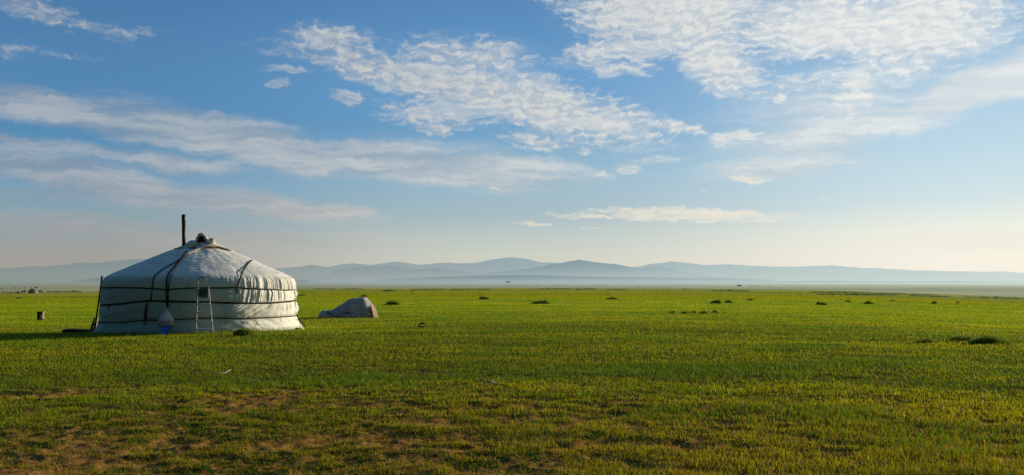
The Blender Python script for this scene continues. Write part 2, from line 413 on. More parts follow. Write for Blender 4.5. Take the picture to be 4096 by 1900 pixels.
    hz = g.ramp(g.m('DIVIDE', dist, 12000), [(0, (0, 0, 0)), (.02, (.04, .04, .04)), (.05, (.12,)*3), (.09, (.30,)*3), (.16, (.36,)*3), (.22, (.52,)*3), (.32, (.74,)*3), (.5, (.92,)*3), (1, (.98,)*3)])
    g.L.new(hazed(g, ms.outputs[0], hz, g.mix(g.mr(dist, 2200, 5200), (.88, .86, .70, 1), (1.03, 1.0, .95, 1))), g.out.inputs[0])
    o = mesh_np('ground', V, tris=t, quads=q, mat=m, attrs={'cover': cv})
    tag(o, kind='structure')
ground()

# ---------------------------------------------------------------- hills
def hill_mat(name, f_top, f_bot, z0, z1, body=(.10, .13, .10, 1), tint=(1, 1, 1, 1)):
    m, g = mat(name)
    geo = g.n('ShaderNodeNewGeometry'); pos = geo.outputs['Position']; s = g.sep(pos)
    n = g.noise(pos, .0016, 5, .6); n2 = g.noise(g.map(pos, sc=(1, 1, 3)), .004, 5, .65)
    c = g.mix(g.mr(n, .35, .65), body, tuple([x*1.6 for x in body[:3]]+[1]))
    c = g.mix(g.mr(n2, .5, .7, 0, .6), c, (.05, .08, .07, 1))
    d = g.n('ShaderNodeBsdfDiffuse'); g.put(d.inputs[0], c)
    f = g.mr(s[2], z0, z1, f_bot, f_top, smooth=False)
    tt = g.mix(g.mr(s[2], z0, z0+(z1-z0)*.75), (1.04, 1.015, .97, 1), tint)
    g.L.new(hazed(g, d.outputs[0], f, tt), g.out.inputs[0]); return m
def ridge(pts, d, depth, mt, seed, base_px=1145, rough=.05):
    """a range of hills whose skyline runs through the given bearings; d metres away"""
    xs = np.array([p[0] for p in pts], float); ys = np.array([p[1] for p in pts], float)
    n = int(min(900, max(80, (xs[-1]-xs[0])/3)))
    X = np.linspace(xs[0], xs[-1], n); Yp = np.interp(X, xs, ys)
    k = np.ones(7)/7; Yp = np.convolve(np.pad(Yp, 3, mode='edge'), k, 'valid')
    Yp = Yp+(fbm(X/22, X*0, seed, 4)-.5)*2.6
    az_ = np.arctan((X-CX)/F)
    ux = np.sin(az_); uy = np.cos(az_)
    hgt = H+(HY-Yp)/F*d*uy+15.0          # crest height above the plain (plain at -15)
    hgt = np.maximum(hgt, 1)
    vs = np.linspace(-1, 1, 33)
    V = []
    for v in vs:
        # spurs and gullies below the crest
        dist = d+v*depth
        sp = (fbm(X/60, v*3+X*0, seed+9, 4)-.5)
        prof = (1-abs(v))**.85
        hh = hgt*(prof*(1+sp*.55*(1-prof)))
        hh = hh*(1 if v == 0 else 1)
        V.append(np.stack([ux*dist, uy*dist, hh-15.5], -1))
    V = np.array(V)
    o = mesh_np('hills', V.reshape(-1, 3), quads=grid_quads(len(vs), n), mat=mt)
    tag(o, kind='structure'); return o
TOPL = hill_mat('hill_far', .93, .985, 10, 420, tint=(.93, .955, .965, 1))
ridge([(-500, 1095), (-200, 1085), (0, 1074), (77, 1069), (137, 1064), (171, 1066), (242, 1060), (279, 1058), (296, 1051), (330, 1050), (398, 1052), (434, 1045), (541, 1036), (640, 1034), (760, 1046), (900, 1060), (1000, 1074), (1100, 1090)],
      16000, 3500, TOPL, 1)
ridge([(800, 1095), (1000, 1076), (1108, 1073), (1150, 1071), (1200, 1066), (1244, 1059), (1316, 1068), (1369, 1057), (1421, 1053), (1480, 1060), (1526, 1054), (1587, 1046), (1631, 1051), (1672, 1059), (1788, 1050), (1841, 1053), (1910, 1051), (1963, 1039), (2033, 1029), (2074, 1031), (2120, 1038), (2161, 1050), (2213, 1050), (2280, 1056), (2400, 1066), (2516, 1072), (2600, 1080)],
      16500, 3500, TOPL, 2)
ridge([(2440, 1085), (2516, 1067), (2557, 1066), (2615, 1053), (2656, 1051), (2684, 1044), (2720, 1049), (2757, 1052), (2821, 1060), (2908, 1057), (3006, 1062), (3082, 1066), (3181, 1066), (3337, 1061), (3378, 1066), (3459, 1072), (3500, 1071), (3552, 1076), (3610, 1077), (3663, 1082), (3715, 1081), (3761, 1084), (3848, 1085), (3936, 1087), (4023, 1086), (4096, 1091), (4500, 1096)],
      17500, 3500, TOPL, 3)
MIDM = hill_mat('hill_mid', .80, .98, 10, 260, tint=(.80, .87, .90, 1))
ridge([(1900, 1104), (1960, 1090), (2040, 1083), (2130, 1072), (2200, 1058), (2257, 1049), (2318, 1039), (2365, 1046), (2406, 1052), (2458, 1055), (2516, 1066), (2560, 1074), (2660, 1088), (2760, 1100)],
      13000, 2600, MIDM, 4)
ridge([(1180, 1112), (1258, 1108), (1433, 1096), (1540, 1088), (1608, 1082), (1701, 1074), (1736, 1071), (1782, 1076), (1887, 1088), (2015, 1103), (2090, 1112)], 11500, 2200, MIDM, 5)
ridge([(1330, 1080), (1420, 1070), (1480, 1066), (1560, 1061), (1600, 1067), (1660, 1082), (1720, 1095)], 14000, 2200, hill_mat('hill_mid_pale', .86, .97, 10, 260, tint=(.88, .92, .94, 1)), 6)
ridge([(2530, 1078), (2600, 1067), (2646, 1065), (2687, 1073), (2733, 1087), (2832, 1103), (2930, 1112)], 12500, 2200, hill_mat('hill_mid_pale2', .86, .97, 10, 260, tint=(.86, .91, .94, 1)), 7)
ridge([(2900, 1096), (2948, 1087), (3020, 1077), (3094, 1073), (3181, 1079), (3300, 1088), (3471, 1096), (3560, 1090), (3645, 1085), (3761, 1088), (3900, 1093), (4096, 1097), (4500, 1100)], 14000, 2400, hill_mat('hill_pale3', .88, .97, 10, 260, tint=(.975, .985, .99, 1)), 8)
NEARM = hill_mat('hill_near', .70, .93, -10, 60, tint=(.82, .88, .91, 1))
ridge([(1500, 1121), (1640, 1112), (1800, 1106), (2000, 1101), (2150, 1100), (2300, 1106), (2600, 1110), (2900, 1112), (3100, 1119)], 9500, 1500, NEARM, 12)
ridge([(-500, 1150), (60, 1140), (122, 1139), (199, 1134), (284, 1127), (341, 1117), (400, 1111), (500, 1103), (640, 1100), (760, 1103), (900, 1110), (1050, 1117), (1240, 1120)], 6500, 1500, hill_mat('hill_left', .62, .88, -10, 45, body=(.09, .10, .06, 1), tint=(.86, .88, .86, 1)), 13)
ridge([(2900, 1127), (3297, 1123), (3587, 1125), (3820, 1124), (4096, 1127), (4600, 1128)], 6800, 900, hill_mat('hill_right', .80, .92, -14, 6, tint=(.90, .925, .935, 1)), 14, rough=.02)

# ---------------------------------------------------------------- the big felt tent
YC = px(804, HY, 31.5); KR = .937; YX, YY = YC.x, YC.y
PH0 = math.atan2(-YX, YY)                      # turns phi = 0 towards the camera side
TH_DEPTH = YY
def on(phi, r, z):
    a = np.asarray(phi)+PH0
    return np.stack(np.broadcast_arrays(YX+r*np.sin(a), YY-r*np.cos(a), z), -1)
def proj(p):
    p = np.asarray(p); return CX+p[..., 0]/p[..., 1]*F, HY-(p[..., 2]-H)/p[..., 1]*F
_zr = np.array([-.45, -.30, -.1, .10, .22, .45, .70, .95, 1.12, 1.20, 1.34])
_rr = np.array([3.46, 3.41, 3.31, 3.235, 3.215, 3.20, 3.185, 3.165, 3.15, 3.15, 3.14])*KR
def rwall(z): return np.interp(z, _zr, _rr)
# roof profile, arc parameter q: 0 = crown, 1 = hem under the top rope
_rq = [(.45, 2.49), (.62, 2.435), (.86, 2.36), (1.15, 2.265), (1.55, 2.11), (2.02, 1.915), (2.45, 1.735), (2.78, 1.60), (2.97, 1.505), (3.09, 1.425), (3.155, 1.33), (3.18, 1.22), (3.165, 1.10)]
_rq = [(a*(KR if a > 1 else 1-.063*a), b) for a, b in _rq]
_ql = np.concatenate([[0], np.cumsum([math.hypot(b[0]-a[0], b[1]-a[1]) for a, b in zip(_rq, _rq[1:])])]); _ql /= _ql[-1]
def rprof(q): return np.interp(q, _ql, [p[0] for p in _rq]), np.interp(q, _ql, [p[1] for p in _rq])
# joint brute force inverse: pixel -> point of the front surface
_PH, _QQ = np.meshgrid(np.radians(np.linspace(-92, 92, 740)), np.linspace(0, 2, 900), indexing='ij')
_R1, _Z1 = rprof(np.clip(_QQ, 0, 1)); _zw = 1.10-(_QQ-1)*1.5
_RW = np.where(_QQ <= 1, _R1, rwall(_zw)); _ZW = np.where(_QQ <= 1, _Z1, _zw)
_PP = on(_PH, _RW, _ZW); _PXY = proj(_PP)
def surf(P, Q, off=.015):
    k = np.argmin((_PXY[0]-P)**2+(_PXY[1]-Q)**2); i, j = np.unravel_index(k, _PH.shape)
    ph, q = _PH[i, j], _QQ[i, j]
    a = ph+PH0; rad = Vector((math.sin(a), -math.cos(a), 0))
    j2 = min(j+8, _QQ.shape[1]-1); j1 = max(j-8, 0)
    dr = _RW[i, j2]-_RW[i, j1]; dz = _ZW[i, j2]-_ZW[i, j1]
    n = (rad*(-dz)+Vector((0, 0, dr))).normalized() if abs(dr)+abs(dz) > 1e-9 else rad
    if n.dot(rad) < 0 and n.z < 0: n = -n
    return Vector(_PP[i, j])+n*off, n, ph, float(_ZW[i, j])
def C1(x, y): return 340+x/2.1344, 820+y/2.1339          # reading of the first close-up

def rope_curve(lst):
    a = [surf(*C1(x, y))[2:] for x, y in lst]
    ph = np.array([p[0] for p in a]); z = np.array([p[1] for p in a])
    o = np.argsort(ph); ph, z = ph[o], z[o]
    ph = np.concatenate([ph, [ph[0]+2*PI]]); z = np.concatenate([z, [z[0]]])
    return lambda p: np.interp(np.mod(np.asarray(p)-ph[0], 2*PI)+ph[0], ph, z)
ztop = rope_curve([(150, 708), (260, 706), (400, 706), (560, 712), (640, 718), (690, 723), (715, 724), (745, 720), (830, 712), (950, 708), (1080, 708), (1200, 707), (1300, 703), (1400, 712), (1500, 717), (1600, 722), (1700, 727), (1775, 723)])
zmid = rope_curve([(122, 858), (200, 850), (300, 845), (420, 830), (540, 818), (700, 822), (950, 827), (1200, 835), (1450, 838), (1600, 835), (1700, 827), (1782, 817)])
zbot = rope_curve([(106, 997), (160, 1003), (300, 1003), (420, 992), (540, 983), (700, 985), (850, 975), (950, 968), (1100, 966), (1250, 968), (1450, 965), (1600, 960), (1790, 946)])

def sk1(x, seed, g=.5):      # 1-d crease noise along phi, in -1..1, with sharp valleys
    n = vn(x, np.asarray(x)*0+seed*3.7, seed); m_ = 1-abs(2*n-1); return m_**1.6*2-1
def folds(phi, v, seed, dens, slant, warp=.8):
    d = np.degrees(phi)
    if seed == 102: slant = 1.7*sm(55, 28, d)+.15
    wv = (fbm(d/9, v*1.4, seed+50, 3)-.5)*warp*6
    s_ = d+slant*v*10+wv
    f = sk1(s_*dens, seed)*.55+sk1(s_*dens*2.3+9, seed+1)*.3+sk1(s_*dens*.45+5, seed+2)*.45
    return f
def tri_env(v): return np.clip(np.sin(np.clip(v, 0, 1)*PI), 0, 1)**.6
def canvas_mat():
    m, g = mat('tent_canvas')
    pos = g.n('ShaderNodeNewGeometry').outputs['Position']
    seam = g.attr('seam', 'Fac'); dirt = g.attr('dirt', 'Fac')
    n1 = g.noise(pos, 1.3, 6, .65); n2 = g.noise(g.map(pos, sc=(1, 1, .25)), 7, 5, .6); n3 = g.noise(pos, 40, 3, .6)
    c = g.mix(g.mr(n1, .3, .7), (.79, .79, .71, 1), (.89, .88, .79, 1))
    c = g.mix(g.attr('painted_shade', 'Fac'), c, g.mix(1.0, c, (.56, .66, .62, 1), 'MULTIPLY'))  # shade of the side turned from the sun, painted into the canvas colour
    c = g.mix(g.mr(n2, .50, .70, 0, .5), c, (.36, .38, .31, 1))
    c = g.mix(g.m('MULTIPLY', g.mr(g.m('ADD', dirt, g.m('MULTIPLY', g.m('SUBTRACT', n1, .5), .8)), .25, 1.0), .55), c, (.33, .31, .22, 1))
    c = g.mix(g.m('MULTIPLY', seam, 1.0), c, (.13, .14, .12, 1))
    wr = g.noise(g.map(pos, sc=(1, 1, .45)), 3.5, 3, .5, dist=.6)
    wr2 = g.noise(pos, 2.0, 4, .5, dist=1.2)
    h = g.m('ADD', g.m('MULTIPLY', g.m('ABSOLUTE', g.m('SUBTRACT', wr, .5)), 2.0), g.m('MULTIPLY', g.m('ABSOLUTE', g.m('SUBTRACT', wr2, .5)), 1.5))
    nm = g.bump(g.m('ADD', h, g.m('MULTIPLY', n3, .0)), .26, .04)
    nm = g.bump(g.m('MULTIPLY', seam, -1), .3, .01, nm)
    g.L.new(pbr(g, c, .72, nm, 0, .28), g.out.inputs[0]); return m
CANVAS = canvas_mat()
yurt = empty('yurt', (YX, YY, float(Z(YX, YY))))
tag(yurt, 'large round white canvas tent with a dark stovepipe, a ladder leaning on its front', 'yurt')
YL = Vector(yurt.location)
def child(o, par, inv=True):
    o.parent = par; o.matrix_parent_inverse = Matrix.Translation(-Vector(par.location)) if inv else Matrix(); return o

NPH = 1500
PHI = np.linspace(-PI, PI, NPH, endpoint=False)
def right_amp(phi):
    d = np.degrees(phi)
    return .0045+.034*sm(13, 26, d)*sm(140, 100, d)+.006*sm(-30, -50, d)*sm(-140, -100, d)
def build_wall():
    zt, zm, zb = ztop(PHI), zmid(PHI), zbot(PHI)
    g0 = np.array([float(Z(*on(p, 3.22, 0)[:2])) for p in PHI[::10]]); g0 = np.interp(np.arange(NPH), np.arange(0, NPH, 10), g0)
    zbase = g0+.005+.06*(fbm(np.degrees(PHI)/7, PHI*0, 88, 3)-.5)
    segs = [(zt+.05, zm, 44, 101, .46, 0.12), (zm, zb, 48, 102, .38, 1.6), (zb, zbase, 44, 103, .10, -1.2)]
    rows = []; dirt = []; seam = []
    for si, (za, zc, n, seed, dens, slant) in enumerate(segs):
        for k in range(n):
            v = k/(n-1) if si == 2 else k/n
            z = za+(zc-za)*v
            env = tri_env(v) if si < 2 else sm(0, .25, v)*(1-.2*v)
            A_ = right_amp(PHI)*(1 if si == 0 else (1.05 if si == 1 else .55))
            A_ = A_*(.35+1.3*fbm(np.degrees(PHI)/7+si*9, v*1.5, 113+si, 2))
            if si == 1: A_ = A_*(.5+.5*sm(.75, .25, v))+.010*np.exp(-((np.degrees(PHI)-28)/20)**2)*sm(.1, .5, v)
            f = folds(PHI, v, seed, dens, slant)
            # bulge between ropes
            bul = (.034 if si < 2 else .0)*np.sin(PI*v)
            lowf = (fbm(np.degrees(PHI)/14+v*1.1, v*2.3+si*7, seed+7, 3)-.5)*.075*env
            r = rwall(z)+A_*f*env+bul+lowf
            if si == 2:
                r = r+.012*sk1(np.degrees(PHI)*.09+v*.7, 77)*v+.045*np.exp(-((np.degrees(PHI)-86)/7)**2)*v*v*2+.02*v*np.exp(-((np.degrees(PHI)+88)/8)**2)
                # rumpled pull lines below the bottom rope, on the sunny side
                for pc, vc, sl_ in ((24, .25, .35), (32, .45, .4), (52, .35, -.45)):
                    dd = (v-vc)-(np.degrees(PHI)-pc)/40*sl_
                    r = r+.014*np.exp(-(dd/.06)**2)*np.exp(-((np.degrees(PHI)-pc)/14)**2)
                zz = z
                lift = .10*np.exp(-((np.degrees(PHI)-66)/12)**2)*v**3     # hem lifted, felt shows below
                z = zz+lift
            d_ = .15+(.95*sm(.55, 1, v) if si == 2 else 0)+(.75*np.exp(-((v-.93)/.10)**2) if si == 1 else 0)+(.2*np.exp(-((v-.0)/.1)**2))
            sd_ = np.zeros(NPH)
            dg = np.degrees(PHI)
            if si >= 1:
                for c0 in (13.2, 31, 52, 71, -21, -63, 100, 140, -120, -150): sd_ += np.exp(-((dg-c0-.6*math.sin(v*6+c0))/.16)**2)*(.9 if si == 2 or c0 in (13.2,) else .35)
            rows.append(on(PHI, r, z)); dirt.append(np.broadcast_to(d_, NPH)); seam.append(np.clip(sd_, 0, 1))
    V = np.array(rows); nr = len(rows)
    o = mesh_np('wall_cover', V.reshape(-1, 3)-np.array(YL), quads=grid_quads(nr, NPH, True)[:, ::-1], mat=CANVAS, parent=yurt, attrs={'dirt': np.array(dirt).ravel(), 'seam': np.array(seam).ravel(), 'painted_shade': np.tile(sm(24, 13, np.degrees(PHI))*sm(-140, -110, np.degrees(PHI)), nr)})
    return o
build_wall()
# white felt that shows under the lifted hem
inner = []
for z in (-.42, -.32, -.22, -.14): inner.append(on(np.radians(np.linspace(40, 100, 120)), (3.20-.10*z)*KR, z-.03))
drk = [on(np.linspace(-PI, PI, 200), rwall(z)-.10, z) for z in (-.45, -.25, -.12)]
mesh_np('skirting', np.array(drk).reshape(-1, 3)-np.array(YL), quads=grid_quads(3, 200)[:, ::-1], mat=simple('dark_felt', (.05, .045, .035, 1), (.14, .12, .09, 1)), parent=yurt)
mesh_np('felt_lining', np.array(inner).reshape(-1, 3)-np.array(YL), quads=grid_quads(4, 120)[:, ::-1], mat=simple('white_felt', (.7, .68, .62, 1), (.5, .45, .36, 1), scale=6), parent=yurt)

def build_roof():
    nq = 150; qs = np.linspace(0, 1, nq)**.95
    rows = []; dirt = []; seam = []
    dg = np.degrees(PHI)
    zt = ztop(PHI)
    for q in qs:
        r, z = rprof(q); hem = sm(.86, 1, q)
        zz = z+0*PHI
        zz = np.where(q > .80, zz+(zt-.035-1.10)*sm(.80, 1, q), zz)
        pole = np.cos(np.radians(dg*0)+PHI*40)*.0015*sm(.1, .3, q)*sm(.95, .7, q)     # roof poles press through
        sag = (fbm(dg/16, q*5, 201, 2)-.5)*.05*sm(0, .2, q)*sm(1, .8, q)
        # taut wrinkles that run across the roof
        cr = sk1(q*30+(fbm(dg/13, q*2, 203, 3)-.5)*5, 204)*.0060*np.exp(-((dg-6)/24)**2)*sm(.15, .35, q)*sm(.8, .6, q)
        gather = folds(PHI, q*3.0, 205, .44, .1, 1.0)*(right_amp(PHI)*.95+.002)*sm(.80, .90, q)*sm(1.0, .985, q)
        bump_ = .028*np.exp(-((q-.86)/.04)**2)*(fbm(dg/6, dg*0+3, 209, 3)-.35)*2
        # straps pull the cloth in
        pull = 0
        for c0, wdt in ((-29, 1.5), (25.5, 2.0), (-45, 1.2)):
            pull = pull-.022*np.exp(-((dg-c0)/wdt)**2)*sm(.55, .8, q)*sm(1, .95, q)
        n_r, n_z = (.38, .92) if q < .7 else ((.8, .6) if q < .82 else (1, 0))
        dd = sag+cr+pole+gather+bump_+pull
        rows.append(on(PHI, r+dd*n_r, zz+dd*n_z))
        d_ = .12+.25*sm(.8, .95, q)+0*PHI
        sd_ = np.zeros(NPH)
        for c0 in (-72, -52, -15, 14, 38, 58, 78, 110, 150, -110, -150): sd_ += .55*np.exp(-((dg-c0-3*math.sin(q*4+c0))/.22)**2)*sm(.05, .12, q)*sm(.86, .8, q)
        sd_ += .5*np.exp(-((q-.55-.01*np.sin(np.radians(dg*4)))/.0035)**2)+.45*np.exp(-((q-.865)/.003)**2)+.4*np.exp(-((q-.33)/.003)**2)
        dirt.append(d_); seam.append(np.clip(sd_, 0, 1))
    V = np.array(rows)
    painted_shade = np.array([.55*sm(.80, .90, q)*sm(24, 13, dg) for q in qs]).ravel()  # the wall's painted shade carried on over the roof hem
    return mesh_np('roof_cover', V.reshape(-1, 3)-np.array(YL), quads=grid_quads(nq, NPH, True)[:, ::-1], mat=CANVAS, parent=yurt, attrs={'dirt': np.array(dirt).ravel(), 'seam': np.array(seam).ravel(), 'painted_shade': painted_shade})
build_roof()

ROPE = simple('horsehair_rope', (.012, .010, .010, 1), (.035, .026, .022, 1), rough=.85, scale=30, bump=.3)
STRAP = simple('woven_strap', (.030, .024, .024, 1), (.075, .060, .055, 1), rough=.8, scale=25, bump=.3)
BROWNROPE = simple('brown_rope', (.07, .045, .03, 1), (.13, .085, .055, 1), rough=.85, scale=30, bump=.3)
def ring_rope(name, zf, r_off, wd, th, mt):
    ph = np.linspace(-PI, PI, 360, endpoint=False); z = zf(ph)
    pts = [Vector(p)-YL for p in on(ph, rwall(z)+r_off, z)]
    nr = [Vector((math.sin(p+PH0), -math.cos(p+PH0), 0)) for p in ph]
    MB().tube(pts, 1, 8, closed=True, flat=(wd, th), nrm=nr).obj(name, mt, yurt, True)
ring_rope('top_rope', ztop, .030, .020, .012, ROPE)
ring_rope('middle_band', zmid, .018, .028, .012, ROPE)
ring_rope('bottom_rope', zbot, .016, .016, .012, ROPE)
def surf_line(lst, off=.03, step=.04, conv=C1):
    raw = []
    for x, y in lst: p, n, _, _ = surf(*conv(x, y), off); raw.append((p, n))
    pts = []; ns = []
    for (a, na), (b, nb) in zip(raw, raw[1:]):
        k = max(1, int((b-a).length/step))
        for i in range(k): t = i/k; pts.append(a.lerp(b, t)); ns.append(na.lerp(nb, t).normalized())
    pts.append(raw[-1][0]); ns.append(raw[-1][1])
    for _ in range(3):
        pts = [pts[0]]+[(pts[i-1]+pts[i]*2+pts[i+1])/4 for i in range(1, len(pts)-1)]+[pts[-1]]
    return [p-YL for p in pts], ns
def strap(name, lst, wd, th, mt, off=.03):
    pts, ns = surf_line(lst, off)
    return MB().tube(pts, 1, 8, flat=(wd, th), nrm=ns).obj(name, mt, yurt, True)
def twisted(name, lst, r, mt, off=.035, pitch=.11):
    pts, ns = surf_line(lst, off, .012); mb = MB()
    for s_ in range(2):
        L = 0; out_ = []
        for i, p in enumerate(pts):
            if i: L += (pts[i]-pts[i-1]).length
            t = (pts[min(i+1, len(pts)-1)]-pts[max(i-1, 0)]).normalized(); sd_ = t.cross(ns[i]).normalized()
            an = 2*PI*L/pitch+s_*PI
            out_.append(p+sd_*math.cos(an)*r+ns[i]*math.sin(an)*r)
        mb.tube(out_, r, 6)
    return mb.obj(name, mt, yurt, True)
strap('roof_strap', [(872, 398), (838, 440), (800, 492), (745, 555), (715, 595), (702, 640), (697, 700), (697, 760), (699, 820), (706, 875)], .026, .008, ROPE, .04)
strap('roof_strap', [(885, 408), (850, 448), (812, 495), (768, 560), (738, 600), (722, 650), (718, 720), (715, 800), (708, 878)], .014, .008, STRAP, .035)
strap('roof_strap', [(718, 690), (712, 760), (714, 830), (711, 880)], .022, .008, ROPE, .05)
strap('roof_strap', [(1425, 474), (1400, 494), (1372, 530), (1345, 572), (1325, 620), (1308, 670), (1300, 705), (1296, 756)], .030, .008, STRAP, .03)
twisted('twisted_rope', [(832, 448), (790, 485), (745, 512), (700, 535), (640, 575), (597, 610), (584, 645), (580, 690), (577, 750), (571, 812)], .011, ROPE)
mb = MB()
for k in range(5):
    pts, ns = surf_line([(540+k*1.5-3, 818), (530+k*4-8, 870), (520+k*6-8, 930), (515+k*5-6, 975), (513-k, 1030)], .03+.006*k); mb.tube(pts, .013, 6)
mb.obj('rope_bundle', BROWNROPE, yurt, True)
strap('strap_end', [(218, 846), (213, 868), (208, 892)], .02, .008, ROPE, .04)
strap('edge_rope', [(1778, 722), (1786, 790), (1790, 870), (1795, 940)], .011, .011, BROWNROPE, .03)
MB().tube([p-YL for p in (surf(*C1(1797, 940), .04)[0], surf(*C1(1805, 975), .07)[0], surf(*C1(1826, 1015), .10)[0]+Vector((.03, 0, 0)), surf(*C1(1836, 1050), .10)[0]+Vector((.09, 0, 0)), surf(*C1(1840, 1075), .06)[0]+Vector((.14, 0, -.03)))], .022, 8).obj('corner_rope', ROPE, yurt, True)

# crown: wooden ring, stovepipe, folded flap
WOOD = simple('old_red_wood', (.13, .045, .02, 1), (.22, .09, .04, 1), rough=.7, scale=12, bump=.2)
ring = [(.46*math.sin(a), -.46*math.cos(a), 0) for a in np.linspace(0, 2*PI, 48, endpoint=False)]
mb = MB(); T0 = Vector((YX, YY, 2.47))-YL
mb.tube([Vector(p)*1.72+T0+Vector((0, 0, -.13)) for p in ring], .05, 8, closed=True)
mb.tube([Vector(p)+T0+Vector((0, 0, .03)) for p in ring], .04, 8, closed=True)
for k in range(12):
    a = k*PI/6; mb.tube([T0+Vector((.46*math.sin(a), -.46*math.cos(a), .03)), T0+Vector((.80*math.sin(a), -.80*math.cos(a), -.13))], .03, 6)
mb.obj('crown_ring', WOOD, yurt, True)
# stovepipe
d_p = YY-.02; pt = px(734.5, 858, d_p); pb = px(736, 992, d_p)
m_, g = mat('rusty_pipe'); tc = g.n('ShaderNodeTexCoord').outputs['Object']
nn = g.noise(g.map(tc, sc=(1, 1, .25)), 9, 5, .65)
c_ = g.mix(g.mr(nn, .4, .62), (.016, .013, .012, 1), (.11, .055, .026, 1))
g.L.new(pbr(g, c_, .55, g.bump(g.noise(tc, 30, 4), .2, .01), .35, .5), g.out.inputs[0]); PIPE = m_
mb = MB(); n = 24; V = []; Fc = []
A0 = pb-YL-Vector((0, 0, .25)); A1 = pt-YL
for i, (t, rr) in enumerate([(0, .058), (.35, .058), (.352, .062), (.37, .062), (.372, .058), (.8, .059), (.802, .063), (1, .063), (1, .054), (.8, .05)]):
    for k in range(n): a = 2*PI*k/n; V.append(A0.lerp(A1, t)+Vector((math.cos(a)*rr, math.sin(a)*rr, 0)))
for i in range(9):
    for k in range(n): Fc.append((i*n+k, i*n+(k+1) % n, (i+1)*n+(k+1) % n, (i+1)*n+k))
mb.add(V, Fc); mb.obj('stovepipe', PIPE, yurt, True)
# tin plate round the pipe
zz = px(736, 985, d_p)-YL
MB().add([zz+Vector(v) for v in ((-.34, -.25, -.13), (.30, -.32, .00), (.34, .3, .05), (-.3, .34, -.08), (-.34, -.25, -.15), (.30, -.32, -.02), (.34, .3, .03), (-.3, .34, -.10))],
         [(0, 1, 2, 3), (7, 6, 5, 4), (0, 4, 5, 1), (1, 5, 6, 2), (2, 6, 7, 3), (3, 7, 4, 0)]).obj('pipe_collar', WOOD, yurt)
def C2(x, y): return 620+x/4.268, 840+y/4.268
FELT = simple('felt_flap', (.72, .68, .58, 1), (.86, .82, .72, 1), rough=.85, scale=7, bump=.35)
FELTE = simple('felt_edge', (.62, .54, .40, 1), (.84, .77, .62, 1), rough=.85, scale=9, bump=.4)
def patch(rows, name, mt, th=.025, sub=6):
    """cloth through a grid of world points, with thickness"""
    A_ = np.array([[tuple(p) for p in r] for r in rows])
    def dens(A_, ax):
        n = A_.shape[ax]; t = np.linspace(0, n-1, (n-1)*sub+1); i = np.minimum(t.astype(int), n-2); f = t-i
        B_ = np.moveaxis(A_, ax, 0); im = np.maximum(i-1, 0); ip = np.minimum(i+2, n-1); f = f[:, None, None]
        p0, p1, p2, p3 = B_[im], B_[i], B_[i+1], B_[ip]
        o = .5*((2*p1)+(-p0+p2)*f+(2*p0-5*p1+4*p2-p3)*f**2+(-p0+3*p1-3*p2+p3)*f**3)
        return np.moveaxis(o, 0, ax)
    A_ = dens(dens(A_, 0), 1)
    nr, nc = A_.shape[:2]
    nz = (fbm(np.arange(nc)[None, :]/4.0, np.arange(nr)[:, None]/7.0, 301, 3)-.5)*.035
    A_[..., 2] += nz; A_[..., 1] += nz*.5
    o = mesh_np(name, A_.reshape(-1, 3)-np.array(YL), quads=grid_quads(nr, nc), mat=mt, parent=yurt)
    s_ = o.modifiers.new('thick', 'SOLIDIFY'); s_.thickness = th; s_.offset = 0
    return o
def q2(x, y, d): return px(*C2(x, y), YY+d)
# lower sheet over the crown, front edge hanging on the roof
patch([[surf(*C2(490, 765), .03)[0], surf(*C2(590, 735), .03)[0], surf(*C2(700, 700), .03)[0], surf(*C2(840, 652), .03)[0], surf(*C2(930, 640), .04)[0], surf(*C2(1030, 648), .03)[0], surf(*C2(1180, 668), .02)[0], surf(*C2(1330, 712), .01)[0]],
       [q2(500, 700, -.75), q2(610, 668, -.75), q2(720, 640, -.72), q2(820, 608, -.7), q2(920, 595, -.6), q2(1020, 590, -.45), q2(1150, 628, -.3), q2(1300, 690, -.15)],
       [q2(520, 640, -.4), q2(620, 600, -.4), q2(730, 565, -.35), q2(830, 545, -.3), q2(910, 555, -.2), q2(1000, 568, -.1), q2(1130, 610, .05), q2(1270, 672, .2)],
       [q2(540, 650, .5), q2(620, 610, .55), q2(730, 575, .6), q2(830, 555, .6), q2(910, 560, .6), q2(1000, 575, .6), q2(1130, 625, .7), q2(1270, 690, .8)]], 'crown_flap', FELT)
